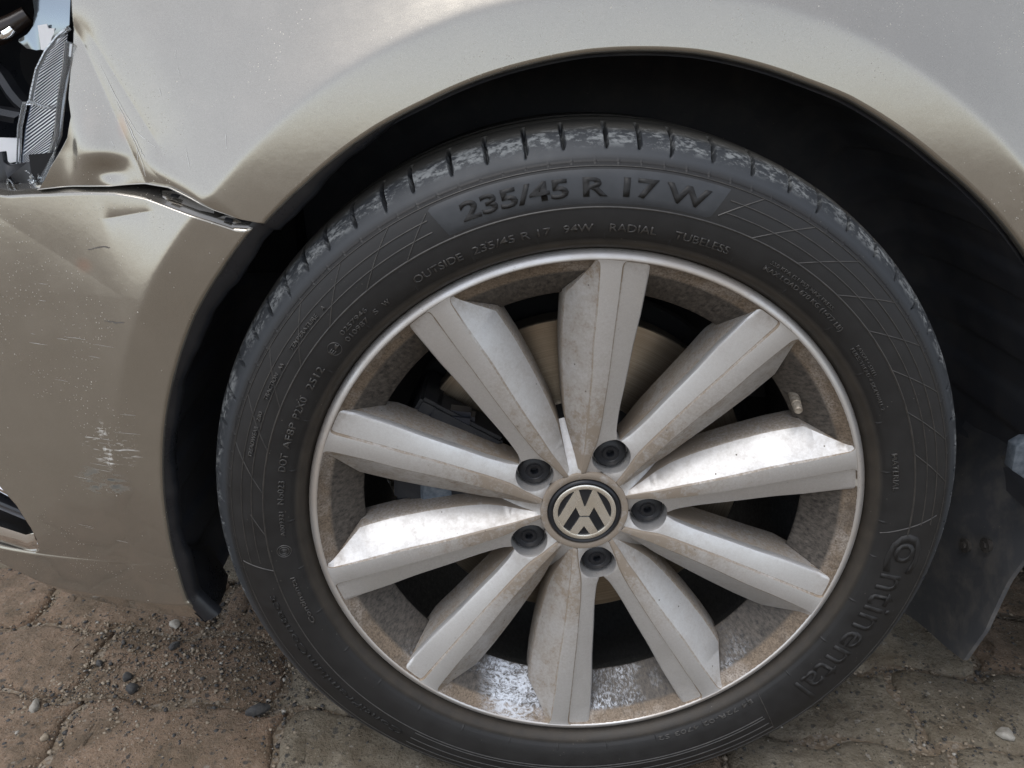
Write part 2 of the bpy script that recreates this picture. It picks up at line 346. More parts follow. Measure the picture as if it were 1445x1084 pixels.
# fine sheet near the wheel, plain far away (one mesh, ring of quads around a grid)
nx, ny = 150, 110; gx = np.linspace(-1.1, 1.1, nx); gy = np.linspace(-.75, .75, ny)
GX, GY = np.meshgrid(gx, gy, indexing='ij')
hn = .0016*np.sin(GX*71+3*np.sin(GY*53))*np.sin(GY*83+2*np.sin(GX*47))+rng.normal(0, .0005, GX.shape)
Pg = np.stack([GX, GY, hn-.0055], -1)
bm = bmesh.new(); gv = [[bm.verts.new(Pg[i, j]) for j in range(ny)] for i in range(nx)]
for i in range(nx-1):
    for j in range(ny-1): bm.faces.new((gv[i][j], gv[i+1][j], gv[i+1][j+1], gv[i][j+1]))
cs = [gv[0][0], gv[-1][0], gv[-1][-1], gv[0][-1]]; fr = [bm.verts.new((sx*40, sy*40, -.0055)) for sx, sy in ((-1, -1), (1, -1), (1, 1), (-1, 1))]
sides = [[gv[i][0] for i in range(nx)], [gv[-1][j] for j in range(ny)], [gv[i][-1] for i in range(nx-1, -1, -1)], [gv[0][j] for j in range(ny-1, -1, -1)]]
for k in range(4):
    s = sides[k]; bm.faces.new([fr[k], fr[(k+1) % 4], s[-1]])
    for i in range(len(s)-1): bm.faces.new([fr[k], s[i+1], s[i]])
bpy.data.meshes.remove(gme)
pav = struct(obj('pavement', bm2me('pavement', bm), SAND, loc=(0, 0, GZ)))
PL, PW, ROT = .237, .111, -math.atan(.0815)
def wav(t):  # wavy long edge
    return .0075*math.sin(t*math.pi*4)+.0022*math.sin(t*math.pi*8+.6)
def paver_mesh(seed):
    rr = random.Random(seed); g = .0038
    N = 16; out = []
    for i in range(N+1): t = i/N; out.append((-PL/2+g+(PL-2*g)*t, -PW/2+g+wav(t)))
    for j in range(1, 7):
        t = j/7; out.append((PL/2-g+.006*math.sin(t*math.pi*2), -PW/2+g+(PW-2*g)*t+wav(1)))
    for i in range(N, -1, -1): t = i/N; out.append((-PL/2+g+(PL-2*g)*t, PW/2-g+wav(t)))
    for j in range(6, 0, -1):
        t = j/7; out.append((-PL/2+g+.006*math.sin(t*math.pi*2), -PW/2+g+(PW-2*g)*t))
    out = [(x+rr.uniform(-1, 1)*.0016, y+rr.uniform(-1, 1)*.0016) for x, y in out]
    V = []; F = []; n = len(out)
    rings = [(0, -.05), (0, -.0075), (.0018, -.0022), (.0055, .0002), (.012, .0012), (.030, .0016)]
    for ins, z in rings:
        for x, y in out:
            fx = 1-ins/(PL/2); fy = 1-ins/(PW/2)
            V.append((x*fx, y*fy, z+(rr.uniform(-.0008, .0006) if ins > 0 else 0)))
    for k in range(len(rings)-1):
        for i in range(n): F.append((k*n+i, k*n+(i+1) % n, (k+1)*n+(i+1) % n, (k+1)*n+i))
    b = (len(rings)-1)*n
    for i in range(N): F.append((b+i, b+i+1, b+N+7+N-i-1, b+N+7+N-i))
    F.append(tuple(b+k for k in range(N, N+8))); F.append(tuple([b]+[b+k for k in range(n-1, n-7, -1)]+[b+N+7+N])[::1])
    bm = bmesh.new(); vs = [bm.verts.new(v) for v in V]
    for f in F:
        try: bm.faces.new([vs[i] for i in f])
        except ValueError: pass
    return bm2me('paver', bm)
pmesh = [paver_mesh(s) for s in range(5)]
for m in pmesh:
    m.materials.append(PAV_G); m.polygons.foreach_set('use_smooth', [True]*len(m.polygons))
V0 = .0748; U0 = -.34
cr_, sr_ = math.cos(ROT), math.sin(ROT)
for row in range(-6, 6):
    sh = {0: 0, -1: .025}.get(row, .11 if row % 2 else .03)
    for c in range(-3, 6):
        u = U0+PL*(c+.5)+sh; v = V0+PW*(row+.5)
        x = u*cr_-v*sr_; y = u*sr_+v*cr_
        o = bpy.data.objects.new('paver', random.choice(pmesh)); link(o, pav)
        o.location = (x, y, random.uniform(-.0022, .001)); o.rotation_euler = (random.uniform(-.010, .010), random.uniform(-.007, .007), ROT+random.uniform(-.012, .012))
        redp = (x < -.27 and y < .35) or (x > .45 and y > .1) or random.random() < .12
        if redp: o.material_slots[0].link = 'OBJECT'; o.material_slots[0].material = PAV_R
# loose grit: many small stones, one mass
def stones(name, cnt, mat_list, size, where, seed):
    rg = np.random.default_rng(seed); ico = bmesh.new(); bmesh.ops.create_icosphere(ico, subdivisions=1, radius=1)
    bv = np.array([v.co for v in ico.verts]); bf = np.array([[v.index for v in f.verts] for f in ico.faces]); ico.free()
    pts = where(rg, cnt); n = len(pts); nv = len(bv)
    s = size[0]*np.exp(rg.exponential(.45, n)); s = np.minimum(s, size[1])
    V = bv[None]*(1+rg.uniform(-.28, .28, (n, nv, 1)))*np.stack([s*rg.uniform(.8, 1.4, n), s*rg.uniform(.7, 1.1, n), s*rg.uniform(.45, .8, n)], -1)[:, None]
    a = rg.uniform(0, 6.283, n); ca, sa = np.cos(a)[:, None], np.sin(a)[:, None]
    X = V[..., 0]*ca-V[..., 1]*sa; Yy = V[..., 0]*sa+V[..., 1]*ca
    V = np.stack([X+pts[:, 0:1], Yy+pts[:, 1:2], V[..., 2]+pts[:, 2:3]+s[:, None]*.15], -1).reshape(-1, 3)
    F = (bf[None]+(np.arange(n)*nv)[:, None, None]).reshape(-1, 3)
    me = bpy.data.meshes.new(name); me.vertices.add(len(V)); me.vertices.foreach_set('co', V.reshape(-1).astype(np.float32))
    me.loops.add(F.size); me.loops.foreach_set('vertex_index', F.reshape(-1).astype(np.int32)); me.polygons.add(len(F)); me.polygons.foreach_set('loop_start', np.arange(0, F.size, 3, dtype=np.int32))
    me.update(calc_edges=True)
    for m in mat_list: me.materials.append(m)
    mi = np.repeat(rg.choice(len(mat_list), n, p=[.36, .61, .03][:len(mat_list)]), len(bf)); me.polygons.foreach_set('material_index', mi.astype(np.int32))
    o = bpy.data.objects.new(name, me); COL.objects.link(o); o.location = (0, 0, GZ); return o
def joint_pts(rg, n):
    out = []
    k = int(n*.62); row = rg.integers(-3, 5, k); u = rg.uniform(-.95, .95, k); t = ((u-U0)/PL) % 1
    v = V0+PW*row+.0075*np.sin(t*math.pi*4)+rg.normal(0, .0042, k); out.append(np.stack([u*cr_-v*sr_, u*sr_+v*cr_, np.full(k, -.0045)], -1))
    k2 = n-k; row = rg.integers(-3, 4, k2); c = rg.integers(-3, 6, k2); shf = np.where(row == 0, 0, np.where(row == -1, .025, np.where(row % 2 == 1, .11, .03)))
    u = U0+PL*c+shf+rg.normal(0, .0042, k2); v = V0+PW*(row+rg.uniform(0, 1, k2)); out.append(np.stack([u*cr_-v*sr_, u*sr_+v*cr_, np.full(k2, -.0045)], -1))
    return np.concatenate(out)
def top_pts(rg, n):
    x = rg.uniform(-.95, .9, n); y = rg.uniform(-.1, .5, n); cl = np.sin(x*23+1.3*np.sin(y*31))*np.sin(y*29+2)
    keep = rg.uniform(-1, 1, n) < cl*.9+.15*(x < -.25); x, y = x[keep], y[keep]; return np.stack([x, y, np.full(len(x), .0005)], -1)
def left_pts(rg, n):
    x = -.62+.35*rg.random(n); y = .17+.10*rg.normal(0, .55, n)+.1*(x+.45); return np.stack([x, y, np.full(n, .0008)], -1)
g = stones('gravel', 8000, [ST_D, ST_T, ST_W], (.0009, .0034), joint_pts, 3); g['kind'] = 'stuff'
g['label'] = 'fine dark and tan gravel packed in the joints between the pavers'; g['category'] = 'gravel'
g = stones('grit', 30000, [ST_T, ST_D, ST_W], (.0006, .0022), top_pts, 4); g['kind'] = 'stuff'
g['label'] = 'loose sandy grit scattered over the worn pavers'; g['category'] = 'grit'
g = stones('gravel', 3600, [ST_D, ST_T, ST_W], (.0006, .0027), left_pts, 5); g['kind'] = 'stuff'
g['label'] = 'drift of small dark gravel lying under the bumper edge'; g['category'] = 'gravel'
def rock(loc, s, mat, label, seed):
    rr = random.Random(seed); bm = bmesh.new(); bmesh.ops.create_icosphere(bm, subdivisions=2, radius=1)
    for v in bm.verts:
        k = 1+.16*math.sin(v.co.x*3.1+seed)+.14*math.sin(v.co.y*4.3+seed*2)+rr.uniform(-.07, .07)
        v.co = Vector((v.co.x*s[0]*k, v.co.y*s[1]*k, max(v.co.z, -.35)*s[2]*k))
    o = obj('stone', bm2me('stone', bm), mat, sharp=50); o.location = (loc[0], loc[1], GZ+.001+.3*s[2]); o.rotation_euler.z = rr.uniform(0, 3)
    o['label'] = label; o['category'] = 'stone'; o['group'] = 'loose stones lying on the pavers'
rock((-.345, .094), (.015, .0065, .007), ST_D, 'long black stone lying in a paver joint left of the tyre', 1)
rock((-.498, .128), (.008, .006, .006), ST_D, 'black rounded stone with a tan side, between paver joints at lower left', 2)
rock((-.512, .147), (.007, .005, .005), ST_D, 'small black stone just behind the rounded black one', 3)
rock((-.595, .103), (.008, .006, .006), ST_W, 'pale grey chipped stone near the left edge of the pavement', 4)
rock((-.478, .197), (.0065, .005, .005), ST_D, 'dark stone lying on the red paver below the bumper', 5)
rock((-.492, .236), (.008, .006, .005), ST_W, 'whitish broken stone among dark gravel under the bumper corner', 6)
rock((-.555, .168), (.006, .004, .004), ST_D, 'small dark brown stone on the red paver at far left', 7)
rock((-.560, .060), (.005, .004, .004), ST_T, 'tan pebble by the lower left paver joint', 8)
rock((.465, .055), (.010, .007, .005), ST_W, 'bluish pale pebble in the joint at lower right', 9)

# ================================================================== CAR
car = bpy.data.objects.new('car', None); COL.objects.link(car); car.location = (0, 0, GZ)
car['label'] = 'crash-damaged champagne metallic car with a dented front corner and silver ten-spoke wheel'; car['category'] = 'car'
def part(name, me, mat, **k): return obj(name, me, mat, car, OFF, **k)

CT = np.array([0, 20, 48, 58, 66, 74, 88, 104, 110, 117, 123, 129, 134, 139, 146, 153, 161, 170, 200.])
CR = np.array([.413, .413, .4124, .4115, .411, .409, .402, .398, .395, .393, .3905, .388, .386, .3868, .3862, .386, .386, .386, .386])
def base(x, z):
    return .8*np.maximum(0, -x-.28)**2+.55*np.maximum(0, z-.2)**2+.02*np.maximum(0, z-.2)+.5*np.maximum(0, -z)**2
def BY(x, z):
    """how far in (+Y) the car's outer skin lies at (x, z)"""
    r = np.hypot(x, z); th = np.degrees(np.arctan2(z, x)); th = np.where(th < -90, th+360, th)
    s = r-np.interp(th, CT, CR); sp = (np.sqrt(s*s+.0022**2)+s)/2
    a = np.interp(th, [0, 150, 172, 200], [1, 1, .35, .2])
    return -.012+base(x, z)+a*.25*.045*np.tanh(sp/.045)+np.interp(th, [0, 60, 100, 150, 166, 185], [.12, .13, .11, .12, .06, .0])*((np.sqrt(s*s+.0022**2)-s)/2)
def crease(x, z, p, q, wd, dep, asym=1.0):
    px, pz = p; qx, qz = q; dx, dz = qx-px, qz-pz; L = math.hypot(dx, dz)
    t = ((x-px)*dx+(z-pz)*dz)/L**2; d = ((x-px)*dz-(z-pz)*dx)/L
    wdt = np.where(d > 0, wd*asym, wd)
    end = np.clip((t+.15)/.3, 0, 1)*np.clip((1.15-t)/.3, 0, 1); end = end*end*(3-2*end)
    return dep*end*np.exp(-np.abs(d)/wdt)
def blob(x, z, c, rx, rz, dep, rot=0):
    ca, sa = math.cos(rot), math.sin(rot); u = (x-c[0])*ca+(z-c[1])*sa; v = -(x-c[0])*sa+(z-c[1])*ca
    return dep*np.exp(-(u/rx)**2-(v/rz)**2)
def dent_f(x, z):
    d = crease(x, z, (-.362, .385), (-.322, .283), .014, .0040, 2.4)
    d += crease(x, z, (-.352, .380), (-.305, .300), .010, .0014, 1.5)
    d += blob(x, z, (-.358, .305), .018, .024, -.0036, .3)
    d += blob(x, z, (-.377, .300), .010, .028, .0045, -.2)
    d += blob(x, z, (-.348, .288), .012, .008, .0028)
    d += .0003*np.sin(x*140+z*60)*np.exp(-((x+.33)/.05)**2)
    return 1.25*d
def dent_b(x, z):
    d = crease(x, z, (-.352, .256), (-.318, .262), .005, .0009, 1.5)
    d += blob(x, z, (-.425, .16), .035, .02, -.0007, .4)
    return d
# ---- front fender
AT = np.array([10, 25, 38.1, 45.7, 51.5, 57.5, 63.7, 68.6, 74.9, 80.5, 86., 92., 97.2, 103.5, 110.1, 116.2, 126.3, 133.0])
AR = np.array([.400, .392, .3833, .3786, .3751, .3739, .3731, .3708, .3694, .3682, .3657, .3633, .3604, .3573, .3535, .3517, .3477, .3468])
GT = np.array([133.0, 133.2, 134.7, 135.8, 136.5, 137.4, 138.8, 141.3, 145.9]); GR = np.array([.3468, .3472, .3617, .3778, .3928, .4105, .4248, .4439, .4885])
HT = np.array([122., 127, 132.1, 133.6, 135.2, 136.5, 137.8, 138.8, 140.5, 142.5, 144.7, 145.9]); HR = np.array([.66, .585, .5348, .5235, .5136, .5064, .4994, .4916, .4871, .4866, .4868, .4886])
def fender():
    th = np.concatenate([np.linspace(12, 110, 230), np.linspace(110.3, 132.9, 120), np.linspace(133, 145.85, 150)])
    rin = np.where(th <= 133, np.interp(th, AT, AR), np.interp(th, GT, GR)); rout = np.where(th < 122, .66, np.interp(th, HT, HR))
    lip = np.array([(.020, .024), (.010, .022), (.003, .018), (.0006, .010), (-.0001, .006), (.0003, .0028), (.0015, .0008), (.0034, .0)])
    t = np.linspace(0, 1, 170)**1.25
    c, s = np.cos(np.radians(th)), np.sin(np.radians(th)); n = len(th)
    r0 = rin+.0034*np.interp(th, [132.9, 133.6], [1, .22]); rr = r0[:, None]+(np.maximum(rout, r0+.0002)-r0)[:, None]*t[None]
    x = rr*c[:, None]; z = rr*s[:, None]; y = BY(x, z)+dent_f(x, z)
    g = np.clip((th-133)/12.9, 0, 1); y += (.0038*np.clip(1-(rr-rin[:, None])/.035, 0, 1)**2)*np.clip((th[:, None]-134.5)/4, 0, 1)*(g > 0)[:, None]
    xe, ze = rin*c, rin*s; ye = BY(xe, ze)+dent_f(xe, ze)
    P = np.empty((n, len(lip)-1+len(t), 3))
    for k, (dr, dy) in enumerate(lip[:-1]):
        tk = np.interp(th, [132.9, 133.6], [1, .22]); P[:, k, 0] = (rin+dr*tk)*c; P[:, k, 2] = (rin+dr*tk)*s; P[:, k, 1] = ye+dy*tk
    P[:, len(lip)-1:, 0] = x; P[:, len(lip)-1:, 2] = z; P[:, len(lip)-1:, 1] = y
    # folded front edge behind the headlight
    m = th > 122; back = P[:, -1:, :].copy(); back[..., 1] += .004; back[..., 0] += .001
    back2 = P[:, -1:, :].copy(); back2[..., 1] += .018; back2[..., 0] += .006
    P = np.concatenate([P, back, back2], 1)
    return quads('fender', P)
fe = part('fender', fender(), PAINT, sharp=180, label='dented champagne front fender with a crumpled lower front corner')
# ---- bumper
BT = np.array([133.2, 134.8, 141.0, 147.8, 155.1, 162.4, 169.8, 178.7, 186.9, 191.9, 196.0]); BR = np.array([.3505, .3505, .3496, .3497, .3485, .3481, .3477, .3481, .3500, .3530, .3460])
OT = np.array([134.6, 136.0, 137.1, 138.6, 139.8, 141.4, 145.4, 147.9, 151, 155, 170, 173.5, 175.2, 177.8, 179.5, 182, 183.3, 184.6, 185.0, 185.25, 185.35, 187.3, 188.5, 190.1, 192.7, 195.0, 196.0])
OR_ = np.array([.3512, .3618, .3785, .4012, .4205, .4400, .4800, .5085, .56, .62, .62, .54, .5226, .5058, .4933, .4845, .4825, .4840, .4870, .4930, .60, .5414, .5118, .4849, .4236, .3684, .3475])
def bumper():
    th = np.concatenate([np.linspace(134.6, 152, 190), np.linspace(152.2, 174, 110), np.linspace(174.1, 184.5, 90), np.array([184.7, 184.9, 185.1, 185.25, 185.35]), np.linspace(185.5, 195.95, 90)])
    rin = np.interp(th, BT, BR); rout = np.interp(th, OT, OR_); n = len(th)
    lip = np.array([(.012, .022), (.004, .020), (.0008, .012), (-.0001, .006), (.0002, .0028), (.0012, .0008), (.003, .0)])
    t = np.linspace(0, 1, 150)**1.1
    c, s = np.cos(np.radians(th)), np.sin(np.radians(th)); r0 = np.minimum(rin+.003, rout-.0004)
    rr = r0[:, None]+(rout-r0)[:, None]*t[None]; x = rr*c[:, None]; z = rr*s[:, None]
    y = BY(x, z)+dent_b(x, z)
    tcr = np.interp(rr, [.34, .3601, .4234, .4749, .5048, .56], [192.6, 192.3, 190.6, 189.7, 188.9, 188.4])
    d = np.maximum(0, np.radians(th[:, None]-tcr)*rr); d = (np.sqrt(d*d+.002**2)+d)/2-.001; d = np.maximum(d, 0); y = y+.75*d; z = z-.42*d
    # rolled top edge
    edge = rout[:, None]-rr; topm = (th < 150)[:, None]; y = y+np.where(topm, .0022*np.clip(1-edge/.004, 0, 1)**2, 0)
    P0 = np.stack([x, y, z], -1)
    xe, ze = rin*c, rin*s; ye = BY(xe, ze)+dent_b(xe, ze)+.75*np.maximum(0, np.radians(th-np.interp(rin, [.34, .3601], [192.6, 192.3]))*rin); ze = ze-.42*np.maximum(0, np.radians(th-np.interp(rin, [.34, .3601], [192.6, 192.3]))*rin)
    A = np.empty((n, len(lip)-1, 3))
    for k, (dr, dy) in enumerate(lip[:-1]): A[:, k, 0] = (rin+dr)*c; A[:, k, 2] = ze+dr*s; A[:, k, 1] = ye+dy
    # flange turned in along the top, thin return elsewhere
    e = P0[:, -1]; fl = np.where(th < 150, 1., 0.)[:, None]
    wide = np.interp(th, [134.6, 136, 138.2, 140.3, 143, 148], [.010, .016, .020, .022, .012, .010])[:, None]
    b1 = e+np.concatenate([0*fl, .0025+0*fl, .0012*fl], 1); b2 = e+np.concatenate([0*fl, .0025+wide*fl+.006*(1-fl), (.0012+.42*wide)*fl], 1); b3 = b2+np.array([0, .002, -.006])*fl
    return quads('bumper', np.concatenate([A, P0, b1[:, None], b2[:, None], b3[:, None]], 1))
bu = part('bumper', bumper(), PAINT, sharp=180, label='scuffed champagne front bumper corner torn loose from the fender')
# scratches and cracked paint on bumper and fender: thin strips lying on the skin
def strip(bmx, pts, wd, dent, lift=.00025):
    pts = np.array(pts, float); tt = np.linspace(0, 1, 3*len(pts)); k = np.linspace(0, 1, len(pts))
    jit = min(.0004, wd*.35); x = np.interp(tt, k, pts[:, 0])+rng.normal(0, jit, len(tt)); z = np.interp(tt, k, pts[:, 1])+rng.normal(0, jit, len(tt)); vs = []
    for i in range(len(tt)):
        j0, j1 = max(i-1, 0), min(i+1, len(tt)-1); dx, dz = x[j1]-x[j0], z[j1]-z[j0]; l = math.hypot(dx, dz) or 1
        w_ = wd*(.25+.75*math.sin(math.pi*min(max(tt[i], .04), .96)))*random.uniform(.5, 1.2); nx_, nz_ = -dz/l*w_/2, dx/l*w_/2
        for sg in (-1, 1):
            X, Z = x[i]+sg*nx_, z[i]+sg*nz_; vs.append(bmx.verts.new((X, float(BY(X, Z)+dent(X, Z))-lift, Z)))
    for i in range(len(tt)-1): bmx.faces.new((vs[2*i], vs[2*i+1], vs[2*i+3], vs[2*i+2]))
SCR_D = simple('dark_scratch', (.10, .09, .08), .7); SCR_W = simple('pale_scratch', (.60, .59, .57), .45, .3)
def pxl(a, r): return (r*math.cos(R(a)), r*math.sin(R(a)))
for pts, wd in [([(-.371, .2335), (-.358, .2365), (-.352, .2355)], .0014), ([(-.3665, .182), (-.357, .181), (-.349, .1815)], .0014)]:
    bm = bmesh.new(); strip(bm, pts, wd, dent_b); obj('scratch', bm2me('scratch', bm), SCR_D, bu)
bm = bmesh.new()
for i in range(20):
    x0 = random.uniform(-.44, -.362); z0 = random.uniform(-.02, .22); l = random.uniform(.004, .022)
    if math.hypot(x0+l, z0) < .366: continue
    strip(bm, [(x0, z0), (x0+l*.5, z0-l*.02), (x0+l, z0-l*.05)], random.uniform(.00015, .0003), dent_b)
obj('scratch', bm2me('scratch', bm), SCR_W, bu, kind='stuff', label='pale hairline scratches across the bumper')
for pts, wd in [([(-.336, .334), (-.328, .317), (-.322, .303), (-.319, .297)], .0007), ([(-.345, .357), (-.334, .333), (-.322, .313), (-.310, .304)], .0005), ([(-.331, .322), (-.323, .30), (-.319, .285)], .0005)]:
    bm = bmesh.new(); strip(bm, pts, wd, dent_f); obj('scratch', bm2me('scratch', bm), SCR_W, fe)
bm = bmesh.new()
for i in range(7):
    x0 = random.uniform(-.35, -.20); z0 = random.uniform(.30, .37)
    if math.hypot(x0, z0) < .40: continue
    strip(bm, [(x0, z0), (x0+random.uniform(-.004, .004), z0-random.uniform(.004, .014))], .0003, dent_f)
obj('scratch', bm2me('scratch', bm), SCR_W, fe, kind='stuff', label='pale hairline scratches along the fender crease')
# torn tabs on the bumper's top flange and clip pieces in the gap
def tab(pts, th_=.0015, nm='mounting_tab', mat=PAINT):
    return obj(nm, plate_mesh(nm, pts, th_, .0003), mat, bu)
def SP(a, r, dy=0.): x, z = pxl(a, r); return (x, float(BY(np.float64(x), np.float64(z)))+dy, z)
tab([SP(139.0, .4105, .006), SP(138.4, .4055, .006), SP(137.3, .388, .007), SP(136.7, .376, .008), SP(136.3, .380, .012), SP(136.9, .394, .012), SP(138.0, .410, .012), SP(138.6, .4155, .010)])
tab([SP(136.5, .3735, .005), SP(136.0, .3625, .005), SP(135.2, .3600, .008), SP(135.5, .3680, .009), SP(136.0, .3720, .009)])
tab([SP(136.2, .3690, .004), SP(135.8, .3640, .004), SP(135.5, .3655, .006), SP(135.9, .3700, .006)], .003, 'clip', GLOSSP)
tab([SP(135.3, .3600, .008), SP(134.6, .3530, .008), SP(134.1, .3535, .010), SP(134.3, .3610, .012), SP(134.9, .3680, .012)], .004, 'clip', DARK)
tab([SP(138.2, .4075, .0045), SP(137.7, .4020, .0045), SP(137.4, .4025, .0065), SP(137.9, .4080, .0065)], .001, 'clip', DARK)
# dark bracket running behind the gap
gp = [SP(a, r, .016) for a, r in ((147, .50), (143, .46), (140.2, .437), (138.4, .415), (136.9, .39), (135.7, .37), (134.0, .352))]
V = []; F = []
for p in gp: V += [(p[0], p[1], p[2]-.014), (p[0]+.002, p[1]+.004, p[2]+.024)]
for i in range(len(gp)-1): F.append((2*i, 2*i+1, 2*i+3, 2*i+2))
part('mounting_bracket', pm('mounting_bracket', V, F), DARK)
# ---- fog lamp trim in the bumper
def fogp(a, r, dy): return SP(a, r, dy)
ft = bpy.data.objects.new('fog_trim', plate_mesh('fog_trim', [fogp(170, .60, .030), fogp(175.2, .515, .026), fogp(179.5, .487, .024), fogp(183.5, .478, .022), fogp(185.6, .480, .024), fogp(186.4, .50, .026), fogp(185.3, .60, .032)], .004))
link(ft, car); ft.location = OFF; ft.data.materials.append(DARK)
def slat(pts, hw, mat, nm):
    V = []; F = []
    prof = [(-.0, .010), (-.001, .002), (.0005, 0), (.0035, -.0005), (.0045, .001), (.0045, .010)]
    for (a, r, dy) in pts:
        p = fogp(a, r, dy)
        for dz, dyy in prof: V.append((p[0], p[1]+dyy, p[2]+dz*hw))
    k = len(prof)
    for i in range(len(pts)-1):
        for j in range(k-1): F.append((i*k+j, i*k+j+1, (i+1)*k+j+1, (i+1)*k+j))
    obj(nm, pm(nm, V, F), mat, ft, sharp=40)
slat([(184.9, .600, .006), (184.7, .565, .004), (184.6, .5285, .002), (185.0, .497, .001), (184.6, .4868, .001), (184.2, .4850, .001)], 3.4, CHROME, 'chrome_strip')
slat([(180.9, .600, .014), (181.2, .56, .012), (181.5, .5245, .010), (182.0, .4975, .009), (182.3, .4890, .009)], 1.9, GLOSSP, 'slat')
slat([(178.4, .600, .012), (178.7, .555, .010), (179.0, .518, .007), (179.6, .497, .006), (179.8, .4945, .006)], 1.5, CHROME, 'chrome_strip')
slat([(176.0, .600, .018), (176.7, .545, .016), (177.0, .512, .013)], 2.4, GLOSSP, 'slat')

# ---- wheel arch liner, edge lip, inner wall and underbody
lt = np.linspace(-3, 196, 500); rin_l = np.where(lt < 133, np.interp(lt, AT, AR), np.interp(lt, BT, BR))
def liner():
    prof = [(-.002, .010), (.004, .016), (.012, .030), (.016, .06), (.020, .12), (.022, .20), (.018, .26), (-.02, .285), (-.12, .295), (-.26, .295)]
    c, s = np.cos(np.radians(lt)), np.sin(np.radians(lt)); P = np.empty((len(lt), len(prof), 3)); ye = BY(rin_l*c, rin_l*s)
    rib = .0022*np.clip(3*np.sin(np.radians(lt*36)), -1, 1)
    for k, (dr, y) in enumerate(prof):
        r = rin_l+dr+(rib if 2 <= k <= 6 else 0); P[:, k, 0] = r*c; P[:, k, 2] = r*s; P[:, k, 1] = ye*(1-k/9)+y
    return quads('wheel_arch_liner', P)
li = part('wheel_arch_liner', liner(), LINER, sharp=60)
def lip_edge():
    t = np.linspace(112, 196.2, 150); rin = np.where(t < 133, np.interp(t, AT, AR), np.interp(t, BT, BR)); c, s = np.cos(np.radians(t)), np.sin(np.radians(t)); ye = BY(rin*c, rin*s)
    w_ = np.interp(t, [112, 118, 126, 134, 142, 150, 158, 166, 176, 186, 196.2], [.000, .004, .008, .0105, .0115, .0080, .0058, .0055, .0065, .0075, .0085])
    prof = [(.004, .004), (.001, .0035), (-.15, .0040), (-.55, .0055), (-.85, .0080), (-1.0, .011), (-.95, .016), (.0, .020)]
    P = np.empty((len(t), len(prof), 3)); wob = .0009*np.sin(t*.55)+.0003*np.sin(t*1.7)
    for k, (f, y) in enumerate(prof):
        r = rin+(f if k < 2 else f*(w_+wob)); P[:, k, 0] = r*c; P[:, k, 2] = r*s; P[:, k, 1] = ye+y
    return quads('liner_edge', P)
obj('liner_edge', lip_edge(), GLOSSP, li, sharp=50, label='bent glossy black liner edge along the bumper')
bm = bmesh.new(); box_bm(bm, (.4, .95, -.03), (2.4, 1.28, .12)); box_bm(bm, (-.55, .62, .25), (.20, .9, .50)); box_bm(bm, (1.3, .85, .25), (1.7, 1.5, .5))
part('underbody', bm2me('underbody', bm), DARK, sharp=30)
# door and sill behind the arch, bonnet edge above (they carry the body on past the frame)
xs = np.linspace(.42, 1.7, 30); zs = np.linspace(-.115, .62, 40); X, Z = np.meshgrid(xs, zs, indexing='ij')
part('door', quads('door', np.stack([X, BY(X, Z)+.004+0*X, Z], -1)), PAINT, sharp=180)
# ---- mud flap
def flapP(y, z, dx=0): return (.40+.14*(z+.2)*.10+dx+.35*max(0, z+.09)**1.5*1.6, y, z)
ypro = lambda z: (np.interp(z, [-.245, -.2, -.149, -.088, -.043, .03], [.075, .054, .039, .034, .026, .018]), np.interp(z, [-.245, -.241, -.2, .03], [.150, .170, .178, .185]))
def flap():
    nz, nyy = 40, 22; V = []; F = []
    for side in (0, 1):
        for i in range(nz):
            f = i/(nz-1); z0 = .035*(1-f)+f*-.2
            for j in range(nyy):
                g = j/(nyy-1); a, b = ypro(z0); y = a+(b-a)*g; z = z0-.041*f*min(1, g*1.0)*1.0
                z -= 0 if i < nz-1 else 0
                p = flapP(y, z, .004*math.sin(g*3.1)*(1-f)+(.0045 if side else 0)+.004*math.sin(y*40+z*20)); V.append(p)
    n = nz*nyy
    for i in range(nz-1):
        for j in range(nyy-1):
            q = (i*nyy+j, i*nyy+j+1, (i+1)*nyy+j+1, (i+1)*nyy+j); F.append(q); F.append(tuple(k+n for k in q[::-1]))
    ring = [i*nyy for i in range(nz)]+[(nz-1)*nyy+j for j in range(1, nyy)]+[i*nyy+nyy-1 for i in range(nz-2, -1, -1)]+[j for j in range(nyy-2, 0, -1)]
    for k in range(len(ring)): a, b = ring[k], ring[(k+1) % len(ring)]; F.append((a, b, b+n, a+n))
    return pm('mud_flap', V, F)
mf = part('mud_flap', flap(), FLAP, sharp=45, label='dusty black rubber mud flap behind the wheel')
for (y, z) in ((.1065, -.0975), (.080, -.079)):
    p = flapP(y, z); bm = bmesh.new(); m = Matrix.Translation((p[0]+.0035, y, z)) @ Matrix.Rotation(R(90), 4, 'Y')
    bmesh.ops.create_cone(bm, cap_ends=True, segments=20, radius1=.0075, radius2=.0062, depth=.005, matrix=m)
    bmesh.ops.create_cone(bm, cap_ends=True, segments=6, radius1=.0042, radius2=.0036, depth=.004, matrix=Matrix.Translation((p[0]+.0005, y, z)) @ Matrix.Rotation(R(90), 4, 'Y'))
    obj('screw', bm2me('screw', bm), RUST, mf)
V = []; F = []   # moulded rib where the flap is fixed to the liner
for k in range(13):
    t = k/12; y = .026+.080*t; z = .052-.085*t*t*.35-.012*t; p = flapP(y, z)
    V += [(p[0]+.004, y, z+.005), (p[0]-.006, y, z+.002), (p[0]-.007, y, z-.004), (p[0]+.002, y, z-.010)]
for k in range(12):
    for j in range(3): F.append((k*4+j, k*4+j+1, k*4+j+5, k*4+j+4))
obj('flap_rib', pm('flap_rib', V, F), FLAP, mf)

